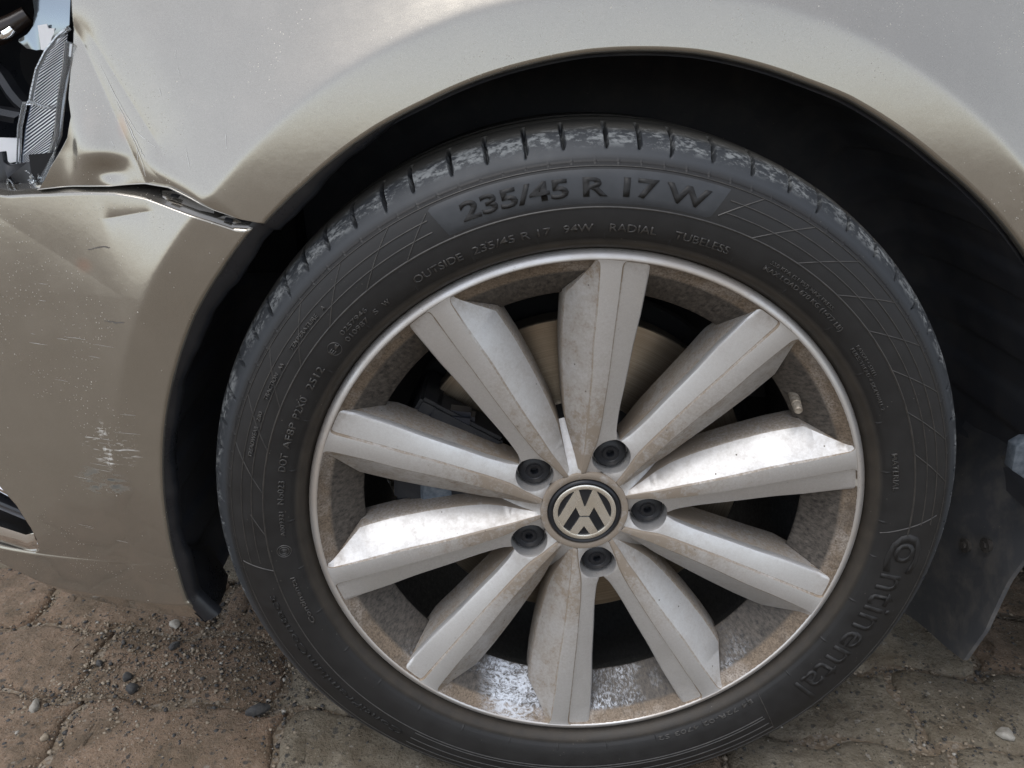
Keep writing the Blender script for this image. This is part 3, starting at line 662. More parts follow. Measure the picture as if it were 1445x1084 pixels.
# ================================================================== HEADLIGHT (broken)
hl = bpy.data.objects.new('headlight', None); link(hl, car); hl.location = OFF; hl['label'] = 'smashed headlight with broken clear lens and exposed dark housing'
CAMP = np.array(cam.location)
def HP(px, py, y):
    """a point of the headlight, measured off the photograph at depth y"""
    f = 1063.8; r_ = np.array([.99995624, -.00935510, 0]); u_ = np.array([.0036134, .38628597, .92237199]); fw = np.array([.00862909, .92233163, -.38630287])
    d = fw+(px-722.5)/f*r_+(542-py)/f*u_; t = (y-CAMP[1])/d[1]; return tuple(CAMP+d*t)
tp = [HP(*q) for q in ((246, 792, .006), (251, 822, .003), (258, 851, .003), (290, 879, .004), (303, 866, .018), (318, 836, .050), (322, 812, .075), (296, 770, .075), (268, 770, .030), (284, 838, .012))]
obj('liner_tip', pm('liner_tip', tp, [(0, 1, 9), (1, 2, 9), (2, 3, 9), (3, 4, 9), (4, 5, 9), (5, 6, 9), (6, 7, 9), (7, 8, 9), (8, 0, 9)]), GLOSSP, li, sharp=50)
obj('sill_corner', plate_mesh('sill_corner', [HP(*q) for q in ((1434, 630, .030), (1450, 621, .028), (1475, 621, .026), (1475, 700, .026), (1446, 676, .028), (1428, 664, .030))], .012, .0012), BLUE, li, label='pale blue-grey chipped corner at the rear of the arch')
# bowl-shaped housing behind
P = np.empty((24, 14, 3))
for i in range(24):
    for j in range(14):
        a = 2*math.pi*i/24; t = j/13; rx, rz = .115*(1-t*.96), .095*(1-t*.96); P[i, j] = (-.44+rx*math.cos(a), .045+.15*math.sin(t*math.pi/2), .355+rz*math.sin(a))
obj('housing', quads('housing', P, close_u=True), GLOSSP, hl)
bm = bmesh.new(); box_bm(bm, (-.45, .245, .33), (.34, .04, .34)); obj('housing_back', bm2me('housing_back', bm), DARK, hl, sharp=30)
# ribbed reflector panel: a curved sheet of saw-tooth ribs
def ribs():
    Lp = [(90, 46), (67, 72), (52, 105), (44, 145), (36, 180), (31, 222), (30, 236)]; Rp = [(97, 36), (95, 66), (90, 96), (84, 130), (80, 170), (72, 205), (60, 240)]
    def ip(L, t):
        k = np.linspace(0, 1, len(L)); return np.interp(t, k, [a for a, b in L]), np.interp(t, k, [b for a, b in L])
    n = 44; V = []; F = []; B = []; BF = []
    def at(t, g, lift):
        lx, ly = ip(Lp, min(1, t+.045)); rx, ry = ip(Rp, max(0, t-.055)); return HP(lx+(rx-lx)*g, ly+(ry-ly)*g, .052-.020*g+.012*t+lift)
    for i in range(n):
        t = (i+.5)/n; b0 = len(V)
        for k in range(5):
            for dt, lf in ((-.0085, .0010), (-.004, -.0008), (.002, -.0008), (.0065, .0010)): V.append(at(t+dt, .03+.94*k/4, lf))
        for k in range(4):
            for j in range(3): F.append((b0+k*4+j, b0+k*4+j+1, b0+k*4+j+5, b0+k*4+j+4))
    for i in range(24):
        for k in range(5): B.append(at(i/23, k/4, .0015))
    for i in range(23):
        for k in range(4): BF.append((i*5+k, i*5+k+1, (i+1)*5+k+1, (i+1)*5+k))
    return pm('reflector_rib', V, F), pm('rib_backing', B, BF)
rb, rbk = ribs()
obj('reflector_rib', rb, RIBS, hl, sharp=25, kind='stuff', label='rows of bright diagonal reflector ribs')
obj('rib_backing', rbk, simple('dark_blue_backing', (.05, .065, .095), .25), hl, sharp=60)
obj('lens_rim', tube_mesh('lens_rim', [HP(*q) for q in ((97, 40, .03), (82, 52, .035), (66, 72, .040), (53, 98, .046), (46, 128, .050), (43, 146, .052), (35, 146, .052), (31, 165, .054), (28, 180, .055), (27, 205, .058), (26, 232, .060))], [.0016]*11, 8), CLEAR, hl)
obj('lens_rim', tube_mesh('lens_rim', [HP(*q) for q in ((97, 60, .026), (94, 95, .028), (88, 130, .030), (84, 165, .034), (82, 190, .036), (74, 214, .040), (62, 236, .044), (55, 250, .046))], [.0026]*8, 8), CLEAR, hl)
obj('lens_rim', tube_mesh('lens_rim', [HP(*q) for q in ((40, 144, .046), (50, 146, .042), (62, 151, .038), (72, 152, .034), (82, 147, .030))], [.0010, .0013, .0013, .0012, .0008], 6), CLEAR, hl, label='crack edge across the clear lens')
obj('lens_shard', plate_mesh('lens_shard', [HP(*q) for q in ((44, -12, .060), (100, -14, .050), (98, 36, .045), (82, 50, .047), (66, 70, .052), (52, 72, .056), (38, 69, .058), (26, 60, .060), (25, 56, .060), (38, 48, .059), (46, 36, .058), (48, 18, .058))], .003, .0006), simple('tinted_shard', (.27, .31, .34), .08, .9), hl, label='curved mirror-like blue-grey lens shard with a pointed tip')
obj('lens_shard', plate_mesh('lens_shard', [HP(*q) for q in ((53, 36, .050), (66, 34, .049), (68, 40, .049), (77, 40, .048), (75, 58, .050), (62, 71, .051), (58, 70, .051))], .001), WHITEP, hl, label='white plate standing in for a bright reflection on the shard')  # added white plate draws the bright reflection on the shard
P = []
obj('lens_shard', plate_mesh('lens_shard', [HP(*q) for q in ((52, 262, .038), (58, 246, .036), (66, 232, .035), (76, 214, .032), (80, 196, .028), (74, 232, .028), (62, 255, .030), (50, 270, .034), (44, 268, .036))], .0018, .0003), CLEAR, hl, label='splintered clear lens edge by the fender corner')
bm = bmesh.new()
for k in range(16):
    c = HP(random.uniform(40, 60), random.uniform(244, 268), random.uniform(.03, .042)); q = [Vector(c)+Vector((random.uniform(-.004, .004), random.uniform(-.002, .002), random.uniform(-.004, .004))) for _ in range(3)]
    vs = [bm.verts.new(v) for v in q]; bm.faces.new(vs); v4 = bm.verts.new(Vector(c)+Vector((0, .0018, 0)))
    for i in range(3): bm.faces.new((vs[i], vs[(i+1) % 3], v4))
o = obj('lens_splinters', bm2me('lens_splinters', bm), CLEAR, hl, sharp=5, kind='stuff')
obj('bracket', plate_mesh('bracket', [HP(*q) for q in ((-14, 216, .05), (3, 214, .048), (5, 229, .048), (12, 233, .047), (40, 229, .044), (62, 226, .038), (58, 238, .038), (50, 252, .038), (46, 268, .038), (40, 262, .04), (34, 265, .04), (28, 258, .04), (20, 261, .04), (15, 250, .04), (12, 252, .04), (10, 270, .04), (-14, 274, .045))], .006, .0008), GLOSSP, hl, label='broken black plastic bracket with a jagged lower edge')
obj('bracket_edge', tube_mesh('bracket_edge', [HP(*q) for q in ((8, 271, .036), (11, 252, .037), (14, 254, .037), (20, 263, .037), (29, 259, .037), (35, 266, .037), (41, 263, .036), (46, 270, .036))], .0006, 6), CLEAR, hl, label='pale jagged broken edge of the bracket')
obj('reflector_plate', plate_mesh('reflector_plate', [HP(*q) for q in ((-16, 194, .085), (27, 195, .080), (29, 212, .080), (27, 228, .078), (4, 232, .080), (-16, 228, .084))], .003, .0005), WHITEP, hl, label='white reflector plate at the bottom of the headlight')
def band(pts, w_, nm, mat):
    V = []; F = []
    for (x, y, d) in pts: a = HP(x, y, d); V += [(a[0]-w_, a[1], a[2]-w_*.6), (a[0]-w_*.4, a[1]-.004, a[2]), (a[0]+w_*.5, a[1]-.003, a[2]+w_*.5), (a[0]+w_, a[1]+.004, a[2]+w_*.6)]
    for i in range(len(pts)-1):
        for j in range(3): F.append((i*4+j, i*4+j+1, i*4+j+5, i*4+j+4))
    obj(nm, pm(nm, V, F), mat, hl, sharp=30)
band([(-12, 96, .09), (0, 106, .085), (8, 118, .082), (17, 132, .08), (27, 144, .078), (36, 152, .078)], .005, 'bezel', GLOSSP)
band([(-14, 158, .078), (0, 160, .076), (14, 163, .074), (30, 166, .072)], .007, 'bezel', GLOSSP)
obj('bulb_holder', tube_mesh('bulb_holder', [HP(-14, 50, .07), HP(6, 42, .07), HP(22, 33, .072), HP(40, 22, .075)], [.009, .008, .007, .0065], 14), REDBR, hl)
obj('bulb', tube_mesh('bulb', [HP(2, 53, .058), HP(7, 49, .058), HP(13, 46, .059), HP(18, 41, .060)], [.002, .0036, .0036, .003], 12), CHROME, hl)

# ================================================================== WHEEL
wh = bpy.data.objects.new('wheel', None); link(wh, car); wh.location = OFF; wh['label'] = 'front wheel with silver ten-spoke alloy rim and worn tyre'
def wpart(name, me, mat, **k): return obj(name, me, mat, wh, (0, 0, 0), **k)
# ---- tyre
TP = np.array([(.030, .2225), (.012, .2295), (.0085, .2325), (.0058, .2343), (-.0012, .2366), (-.0048, .2395), (-.0060, .2418), (-.0066, .2428), (-.0080, .2450), (-.0102, .2500), (-.0118, .2580), (-.0125, .2660), (-.0122, .2750), (-.0105, .2840), (-.0080, .2910), (-.0058, .2950),
               (-.0030, .2985), (.0012, .3035), (.0065, .3082), (.0135, .3123), (.0220, .3155), (.0350, .3181), (.0550, .3198), (.080, .3207), (.105, .321)])
def smooth_interp(x, xp, fp):   # Catmull-Rom
    m = np.gradient(fp, xp); i = np.clip(np.searchsorted(xp, x)-1, 0, len(xp)-2); h = xp[i+1]-xp[i]; t = (x-xp[i])/h
    return (2*t**3-3*t**2+1)*fp[i]+(t**3-2*t**2+t)*h*m[i]+(-2*t**3+3*t**2)*fp[i+1]+(t**3-t**2)*h*m[i+1]
TD = np.concatenate([[0], np.cumsum(np.hypot(*np.diff(TP, axis=0).T))]); TS = np.linspace(TD[3], TD[18], 600)
TYr, TYy = smooth_interp(TS, TD, TP[:, 1]), smooth_interp(TS, TD, TP[:, 0])
def ty(r): return np.interp(r, TYr, TYy)
def tyre():
    d = np.concatenate([[0], np.cumsum(np.hypot(*np.diff(TP, axis=0).T))]); L = d[-1]
    s = np.concatenate([np.linspace(0, d[15], 62, endpoint=False), np.linspace(d[15], d[22], 56, endpoint=False), np.linspace(d[22], L, 16)])
    y = smooth_interp(s, d, TP[:, 0]); r = smooth_interp(s, d, TP[:, 1])
    bk = np.arange(len(s)-2, -1, -6); y = np.concatenate([y, .21-y[bk]]); r = np.concatenate([r, r[bk]]); front = np.concatenate([np.ones(len(s), bool), np.zeros(len(bk), bool)])
    NTH = 3000; th = np.linspace(0, 2*math.pi, NTH, endpoint=False)
    ny_, nr_ = np.gradient(r), -np.gradient(y); nl = np.hypot(ny_, nr_); nrmy, nrmr = -ny_/nl, -nr_/nl   # outward normal in the (y, r) plane
    sgn = np.sign(nrmr[len(s)-1]); nrmy *= sgn; nrmr *= sgn
    H = np.zeros((NTH, len(r)))
    # ring groove and fine mould ridge at the edge of the shoulder, bead step
    H -= (.0007*np.exp(-((r-.2968)/.0009)**2)*front)[None]; H += (.0005*np.exp(-((r-.2948)/.0007)**2)*front)[None]
    H -= (.0012*np.exp(-((r-.2430)/.0008)**2)*front)[None]
    for gy in (.064, .092): H -= (.0065*np.clip(1.6-np.abs(y-gy)/.0045*1.2, 0, 1)*(r > .315))[None]
    # transverse sipes
    a = 0.; ang = []
    while a < 360: ang.append(a); a += random.choice([4.3, 4.9, 5.2, 5.6])
    ss = np.concatenate([s, 2*L-s[bk]]); tdeg = np.degrees(th)
    prof = np.clip((ss-d[17]+.0005)/.006, 0, 1)*np.clip((d[22]-.010-ss)/.004, 0, 1)
    curve = .45*np.clip((d[18]-ss)/.012, 0, 1.2)**2-.3*np.clip((ss-d[20])/.03, 0, 1)**2
    for k, a in enumerate(ang):
        lng = 1.0 if k % 4 else 1.6
        pr = np.clip((ss-d[17]+(.003 if k % 4 == 0 else -.0005))/.006, 0, 1)*np.clip((d[22]-.010-ss)/.004, 0, 1)
        i0 = int((a-4)/360*NTH); idx = np.arange(i0, i0+int(8/360*NTH)) % NTH
        dd = ((tdeg[idx][:, None]-a-curve[None]+180) % 360-180)
        wdt = .235*np.clip((ss-d[16])/.012, .45, 1.)
        H[idx] -= .0080*pr[None]*np.clip(1.7-np.abs(dd)/wdt[None]*1.2, 0, 1)
    # fine radial ticks along the ring and mould marks along the bead
    tick = (np.abs((tdeg+.3) % 3.1-1.55) < .10)
    H += tick[:, None]*(.0006*np.exp(-((r-.2958)/.0016)**2)*front)[None]
    tick2 = (np.abs((tdeg+4) % 11.-5.5) < .10); H += tick2[:, None]*(.0006*((r > .2425) & (r < .2465) & front))[None]
    Rr = r[None]+H*nrmr[None]; Yy = y[None]+H*nrmy[None]
    P = np.stack([Rr*np.cos(th)[:, None], Yy, Rr*np.sin(th)[:, None]], -1)
    P[..., 2] = np.maximum(P[..., 2], GZ+.0012)
    return quads('tyre', P, close_u=True)
tyr = wpart('tyre', tyre(), RUBBER, sharp=48)
def bend(name, V2, F, h, mat, th0, r0, scale, parent=wh, sink=.0004):
    pass
def text_mesh(name, s, th0, th1, r0, r1, h=.0009, bold=0.012, mat=LETTER_S, sx=None, label=None):
    """raised lettering on the sidewall, reading clockwise from th0 to th1 (degrees), between radii r0 and r1"""
    cu = bpy.data.curves.new('t', 'FONT'); cu.body = s; cu.size = 1; cu.offset = bold; cu.resolution_u = 3
    to = bpy.data.objects.new('t', cu); COL.objects.link(to); dg = bpy.context.evaluated_depsgraph_get(); me = bpy.data.meshes.new_from_object(to.evaluated_get(dg)); bpy.data.objects.remove(to)
    bm = bmesh.new(); bm.from_mesh(me); bpy.data.meshes.remove(me)
    xs_ = [v.co.x for v in bm.verts]; ys_ = [v.co.y for v in bm.verts]; x0, x1 = min(xs_), max(xs_); capH = .70; asc = ys_ and capH
    bmesh.ops.subdivide_edges(bm, edges=[e for e in bm.edges if e.calc_length() > .35], cuts=2)
    bmesh.ops.triangulate(bm, faces=bm.faces[:])
    r = bmesh.ops.extrude_face_region(bm, geom=bm.faces[:]); top = set(v for v in r['geom'] if isinstance(v, bmesh.types.BMVert))
    for v in bm.verts:
        th = R(th0+(th1-th0)*(v.co.x-x0)/(x1-x0)); rr = r0+(r1-r0)*v.co.y/capH; y = float(ty(rr))+(-h if v in top else .0006)
        v.co = (rr*math.cos(th), y, rr*math.sin(th))
    m = bm2me(name, bm); m.materials.append(mat); o = bpy.data.objects.new(name, m); link(o, tyr_parent)
    if label: o['label'] = label
    return o
tyr_parent = wh
# size panel behind the big figures
def sector(name, poly, h, mat, nseg=40):
    (ta0, ta1, ra), (tb0, tb1, rb) = poly; V = []; F = []; nr = 8
    for i in range(nseg+1):
        for j in range(nr+1):
            g = j/nr; f = i/nseg; th = R((ta0+(tb0-ta0)*g)*(1-f)+(ta1+(tb1-ta1)*g)*f); rr = ra+(rb-ra)*g; e = .0004 if i in (0, nseg) or j in (0, nr) else -h
            V.append((rr*math.cos(th), float(ty(rr))+e, rr*math.sin(th)))
    for i in range(nseg):
        for j in range(nr): F.append((i*(nr+1)+j, i*(nr+1)+j+1, (i+1)*(nr+1)+j+1, (i+1)*(nr+1)+j))
    return wpart(name, pm(name, V, F), mat, sharp=60)
sector('size_panel', ((113.8, 73.6, .2672), (115.6, 71.6, .2930)), .00045, PLATE)
T = text_mesh
T('lettering', '235/45 R 17 W', 110.6, 74.8, .2742, .2862,     .0010, .030, LETTER, label='large tyre size figures')
T('lettering', 'OUTSIDE', 122.0, 113.0, .2492, .2548); T('lettering', '235/45 R 17', 111.2, 98.2, .2492, .2548)
T('lettering', '94W', 96.2, 91.4, .2492, .2548); T('lettering', 'RADIAL', 88.8, 81.2, .2492, .2548); T('lettering', 'TUBELESS', 78.2, 68.8, .2492, .2548)
T('lettering', 'MAX LOAD 670 KG (1477 LB)', 62.3, 44.1, .2505, .2540, .0009); T('lettering', '350 KPA (51 PSI) MAX PRESS.', 61.8, 48.0, .2562, .2590, .0008)
T('lettering', 'PLIES: TREAD 4 SIDEWALL 2', 40.0, 26.0, .2490, .2515, .0008); T('lettering', 'RAYON + STEEL', 40.0, 33.0, .2530, .2555, .0008)
T('lettering', 'MATERIAL', 16.6, 8.6, .2495, .2535, .0009)
T('lettering', 'DOT', 166.6, 162.9, .2506, .2562, .0011); T('lettering', 'AF8P', 161.9, 156.4, .2506, .2562, .0011); T('lettering', 'P2X0', 155.4, 151.0, .2506, .2562, .0011); T('lettering', '2512', 149.2, 144.4, .2506, .2562, .0011)
T('lettering', 'E4', 141.4, 139.2, .2516, .2555, .0010); T('lettering', '0257946', 137.4, 131.2, .2552, .2588, .0010); T('lettering', '010987', 137.8, 132.3, .2490, .2528, .0010); T('lettering', 'S', 130.9, 130.0, .2490, .2528, .0010); T('lettering', 'W', 128.7, 127.4, .2490, .2528, .0010)
T('lettering', 'TEMPERATURE', 144.6, 137.4, .2776, .2808, .0010); T('lettering', 'A', 136.2, 135.6, .2776, .2808, .0010); T('lettering', 'TRACTION', 154.2, 149.2, .2776, .2808, .0010); T('lettering', 'AA', 148.4, 147.2, .2776, .2808, .0010); T('lettering', 'TREADWEAR', 165.0, 159.2, .2776, .2808, .0010); T('lettering', '280', 158.3, 156.5, .2776, .2808, .0010)
T('lettering', 'No023', 173.6, 168.6, .2502, .2550, .0011); T('lettering', 'A009321', 180.6, 175.2, .2506, .2540, .0009)
T('lettering', 'Continental', 201.2, 190.0, .2515, .2555, .0009)
T('lettering', 'ContiPremiumContact', 233.0, 193.0, .2735, .2805, .0006, .01, LETTER)
T('lettering', 'E4 72R-02 4703 S2', -49.5, -72, .2450, .2485, .0005)
# maker's name, C drawn round the o
T('lettering', 'C', -.6, -9.0, .2545, .2825, .0006, .012, RUBBER, label='large open C of the tyre maker'); T('lettering', 'o', -2.6, -6.8, .2600, .2850, .0006, .012, RUBBER)
T('lettering', 'ntinental', -9.6, -40.4, .2560, .2825, .0006, .006, RUBBER, label='tyre maker name in raised letters')
def arc_ridge(bmx, ths, rs, wd=.0007, h=.0006):
    """thin raised ridge on the sidewall along matching lists of angles and radii"""
    n = len(ths); vs = []
    for i in range(n):
        a, r_ = R(ths[i]), rs[i]; j0, j1 = max(i-1, 0), min(i+1, n-1)
        p0 = np.array([rs[j0]*math.cos(R(ths[j0])), rs[j0]*math.sin(R(ths[j0]))]); p1 = np.array([rs[j1]*math.cos(R(ths[j1])), rs[j1]*math.sin(R(ths[j1]))]); t = p1-p0; t /= np.linalg.norm(t); nn = np.array([-t[1], t[0]])
        p = np.array([r_*math.cos(a), r_*math.sin(a)])
        for o_, hh in ((-wd, -.0004), (-wd*.25, h), (wd*.25, h), (wd, -.0004)):
            q = p+nn*o_; rr = math.hypot(*q); vs.append(bmx.verts.new((q[0], float(ty(rr))-hh, q[1])))
    for i in range(n-1):
        for k in range(3): bmx.faces.new((vs[4*i+k], vs[4*i+k+1], vs[4*i+k+5], vs[4*i+k+4]))
bm = bmesh.new()
def arc(t0, t1, r_, **k): n = max(3, int(abs(t1-t0)/.9)); arc_ridge(bm, np.linspace(t0, t1, n), [r_]*n, **k)
arc(186, -1.0, .2662, wd=.0010, h=.0007); arc(186, -1, .2934, wd=.0006)
for t0, t1 in ((71.9, 1), (186, 115.5)):
    for r_ in (.2757, .2842): arc(t0, t1, r_)
for r_ in (.2690, .2770, .2850): arc(-50, -125, r_)
arc(-50, -174, .2662, wd=.0008); arc(-50, -174, .2925); arc(-1, -50, .2925, wd=.0005)
def diag(t0, t1, r0=.2664, r1=.2930): arc_ridge(bm, np.linspace(t0, t1, 8), np.linspace(r0, r1, 8))
for t in (66.6, 58.2, 49.6, 41.2, 32.7, 24.1, 15.7): diag(t, t-7.7 if t > 20 else t-7.0)
for t in (129.0, 137.5, 146.1, 154.6, 163.1, 171.6): diag(t, t-8.1)
diag(72.9, 67.4, .2722); diag(121.0, 115.2, .2664, .2890); diag(180.2, 176, .2664, .277)
arc_ridge(bm, np.linspace(-1.0, 2.6, 8), np.linspace(.2450, .2890, 8)); arc_ridge(bm, np.linspace(-47.5, -50.2, 8), np.linspace(.244, .289, 8)); arc_ridge(bm, np.linspace(187.8, 185.7, 6), np.linspace(.2664, .2915, 6))
for tc, rc_, rad in ((140.3, .2536, .0052), (183.9, .2540, .0056), (183.9, .2540, .0040)):
    c = (rc_*math.cos(R(tc)), rc_*math.sin(R(tc))); k = np.linspace(0, 2*math.pi, 25); xx = c[0]+rad*np.cos(k); zz = c[1]+rad*np.sin(k); arc_ridge(bm, np.degrees(np.unwrap(np.arctan2(zz, xx))), np.hypot(xx, zz), wd=.0005)
for dr in (0, .0014, .0028): # three nested arcs of the small round mark
    k = np.linspace(R(40), R(320), 12)+R(180); rad = .0012+dr*.45; c = (.2540*math.cos(R(183.9)), .2540*math.sin(R(183.9))-.0008); xx = c[0]+rad*np.cos(k); zz = c[1]+rad*np.sin(k)+dr*.2; arc_ridge(bm, np.degrees(np.unwrap(np.arctan2(zz, xx))), np.hypot(xx, zz), wd=.0004)
wpart('sidewall_ribs', bm2me('sidewall_ribs', bm), LETTER_S, sharp=180)

# ---- rim: lip, dished barrel
lipP = [(.2290, .022), (.2325, .012), (.2337, .0072), (.2335, .0048), (.2322, .0026), (.2296, .0008), (.2272, .0), (.2265, .0002), (.2259, .0012)]
rim = wpart('rim', rev_mesh('rim', lipP, 220), LIP, sharp=50, label='bright machined rim lip with nicks')
brl = [(.2260, .0010), (.2250, .0032), (.2165, .0096), (.2152, .0108), (.1945, .0355), (.1932, .0374), (.1934, .0388), (.1985, .0440), (.2020, .0560), (.2035, .110), (.2060, .150), (.2120, .196)]
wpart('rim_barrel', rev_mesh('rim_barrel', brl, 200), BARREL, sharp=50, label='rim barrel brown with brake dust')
# ---- spokes: five mirrored pairs
ST = [((217.2, 66.5), (211.7, 82.0), (222.3, 46.0), (211.2, 83.3), 1.2), ((205, 62.3), (200, 77.0), (208, 41.0), (192, 87.8), 10.0), ((180, 53.8), (175, 67.3), (181, 33.2), (173, 92.5), 19.0), ((158, 46.5), (150, 58.7), (155, 27.0), (146, 83.0), 20.0), ((130, 37.0), (122, 47.5), (126, 19.0), (118, 71.0), 20.0),
      ((102, 28.2), (95, 37.6), (99, 12.0), (90, 57.5), 19.0), ((83, 22.5), (77, 31.5), (81, 6.0), (71, 47.4), 16.5), ((67, 18.8), (61, 25.8), (71, .2), (58.0, 38.0), 13.0), ((52, 17.4), (47.5, 22.0), (54, .2), (46.0, 28.8), 7.5), ((36, 14.8), (33.5, 17.6), (35, .2), (32.5, 19.2), 1.6)]
def yb(u, v): r_ = np.hypot(u, v)/1000; return np.maximum(.0004, .0003+(.2270-r_)/(.2270-.04)*.0191)
PSI = 68.45
def spoke_bm(pair, sg):
    A = np.array([[*a, *b, *c, *d, e] for a, b, c, d, e in ST], float); k = np.arange(len(A)); kk = np.concatenate([np.linspace(0, .55, 7), np.linspace(.7, len(A)-1, 27)])
    def cr(col):
        fp = A[:, col]; m = np.gradient(fp); i = np.clip(kk.astype(int), 0, len(k)-2); t = kk-i
        return (2*t**3-3*t**2+1)*fp[i]+(t**3-2*t**2+t)*m[i]+(-2*t**3+3*t**2)*fp[i+1]+(t**3-t**2)*m[i+1]
    c = [cr(j) for j in range(9)]; lin = lambda j: np.interp(kk, k, A[:, j])
    c[4], c[5] = lin(4), lin(5); c[6], c[7], c[8] = lin(6), lin(7), lin(8)
    fl = np.interp(kk, [0, .1, .25, .5], [1, .5, .18, 0])      # the face flares into the lip
    B1 = (c[0], c[1]-3.6*fl); B2 = (c[2]-1.5*fl, c[3]+3.2*fl); Cc = (c[4], c[5]); D = (c[6]-1.5*fl, c[7]+3.2*fl); dep = c[8]/1000
    ang = 0.; ca, sa = math.cos(ang), math.sin(ang); n = len(kk); rings = []
    inner = np.clip((kk-6.2)/.8, 0, 1)      # where the two mirrored halves meet
    sqd = np.interp(kk, [0, 1, 2.5, 6, 9], [.0028, .0048, .0064, .0072, .0058])
    def put(u, v, dy, f=1.0):
        y = yb(u, v)+dy; x = (u*ca-sg*v*sa)/1000; z = (u*sa+sg*v*ca)/1000; return np.stack([x, y, z], -1)
    def lerp(p, q, t): return (p[0]+(q[0]-p[0])*t, p[1]+(q[1]-p[1])*t)
    back = np.interp(kk, [0, 2, 5, 7, 9], [.020, .046, .044, .034, .024])
    Dw = (D[0]*1.0, D[1]+np.interp(kk, [0, 2, 6, 8, 9], [0, 2.0, 1.5, 0, 0])); Cw = (Cc[0], Cc[1]-np.interp(kk, [0, 5, 6.5, 9], [1.5, 1.5, 0, 0]))
    put_y = lambda p, d: put(p[0], p[1], d)
    r0 = put_y(Dw, np.maximum(back, dep+.004)); r1 = put_y(lerp(D, Dw, .4), dep+.0025); r2 = put_y(lerp(D, B2, .03), dep*.97)
    r3 = put_y(lerp(B2, D, .06), .0008+dep*.035); r3b = put_y(B2, 0); r4 = put_y(B1, 0)
    s1 = lerp(B1, Cc, .035); s2 = lerp(B1, Cc, .07); r5 = put_y(s1, .0019); r6 = put_y(s2, .0020)
    r7 = put_y(lerp(B1, Cc, .86), sqd*.82); r7b = put_y(lerp(B1, Cc, .955), sqd*.95); r8 = put_y(Cc, sqd*1.12+.0003); r9 = put_y(lerp(Cc, Cw, .4), sqd+.0045*(1-inner)); r10 = put_y(Cw, np.maximum(back, sqd+.006))
    rings = [r0, r1, r2, r3, r3b, r4, r5, r6, r7, r7b, r8, r9, r10]
    bmx = bmesh.new(); G = [[bmx.verts.new(rings[j][i]) for j in range(len(rings))] for i in range(n)]; m = len(rings)
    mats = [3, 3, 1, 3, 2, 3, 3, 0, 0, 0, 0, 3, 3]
    for i in range(n-1):
        for j in range(m):
            j2 = (j+1) % m; f = bmx.faces.new((G[i][j], G[i][j2], G[i+1][j2], G[i+1][j])); f.material_index = mats[j]
    bmx.faces.new(G[0][::-1]).material_index = 1; bmx.faces.new(G[-1]).material_index = 1
    bmesh.ops.recalc_face_normals(bmx, faces=bmx.faces); return bmx
# cutters for the bolt pockets
def cutter(pair):
    a = 0.; m = Matrix.Translation((.0565*math.cos(a), .0, .0565*math.sin(a))) @ Matrix.Rotation(R(90), 4, 'X')
    bmx = bmesh.new(); bmesh.ops.create_cone(bmx, cap_ends=True, segments=40, radius1=.0163, radius2=.0163, depth=.20, matrix=m); me = bm2me('cut', bmx); o = bpy.data.objects.new('cut', me); COL.objects.link(o); return o
co = cutter(0); sp_me = []
for sg in (1, -1):
    me = bpy.data.meshes.new('spoke'); b = spoke_bm(0, sg); b.to_mesh(me); b.free()
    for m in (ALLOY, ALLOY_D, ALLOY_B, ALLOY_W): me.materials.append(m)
    tmp = bpy.data.objects.new('tmp', me); COL.objects.link(tmp)
    md = tmp.modifiers.new('b', 'BOOLEAN'); md.operation = 'DIFFERENCE'; md.object = co; md.solver = 'EXACT'; md.use_self = True
    md = tmp.modifiers.new('v', 'BEVEL'); md.width = .0007; md.segments = 2; md.limit_method = 'ANGLE'; md.angle_limit = R(38)
    dg = bpy.context.evaluated_depsgraph_get(); me2 = bpy.data.meshes.new_from_object(tmp.evaluated_get(dg)); bpy.data.objects.remove(tmp)
    me2.polygons.foreach_set('use_smooth', [True]*len(me2.polygons)); me2.set_sharp_from_angle(angle=R(32)); sp_me.append(me2)
    print('spoke y range', min(v.co.y for v in me2.vertices), max(v.co.y for v in me2.vertices), len(me2.vertices))
bpy.data.objects.remove(co)
for pair in range(5):
    for k in (0, 1):
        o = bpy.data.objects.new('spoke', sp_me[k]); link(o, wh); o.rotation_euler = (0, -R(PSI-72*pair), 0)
        if (pair, k) in ((0, 0), (0, 1), (2, 1), (3, 0), (4, 0)): o.material_slots[1].link = 'OBJECT'; o.material_slots[1].material = ALLOY_M  # these facets browned to stand in for dark surroundings mirrored in them
# hub face, pockets, bolts
hubP = [(.030, .036), (.0318, .0240), (.0322, .0200), (.0328, .0195), (.0370, .0195), (.0378, .0198), (.0384, .0212), (.0385, .040)]
wpart('hub', rev_mesh('hub', hubP, 96), ALLOY_B, sharp=45)
bolt_me = None
for pair in range(5):
    a = R(PSI-72*pair); c = (.0565*math.cos(a), 0, .0565*math.sin(a))
    P, _ = revolve([(.0162, .0226), (.0160, .0390), (.0159, .0392), (.0000, .0394)], 40); P[..., 0] += c[0]; P[..., 2] += c[2]
    wpart('bolt_pocket', quads('bolt_pocket', P, close_u=True), ALLOY, sharp=40)
    if bolt_me is None:
        P, _ = revolve([(.0, .0310), (.0026, .0310), (.0030, .0262), (.0036, .0252), (.0062, .0250), (.0066, .0256), (.0072, .0256), (.0078, .0250), (.0118, .0260), (.0138, .0280), (.0143, .0310), (.0143, .0365)], 36)
        bolt_me = quads('wheel_bolt', P, close_u=True); bolt_me.materials.append(CAPB); bolt_me.polygons.foreach_set('use_smooth', [True]*len(bolt_me.polygons)); bolt_me.set_sharp_from_angle(angle=R(40))
    o = bpy.data.objects.new('wheel_bolt', bolt_me); link(o, wh); o.location = (c[0], .0030, c[2])
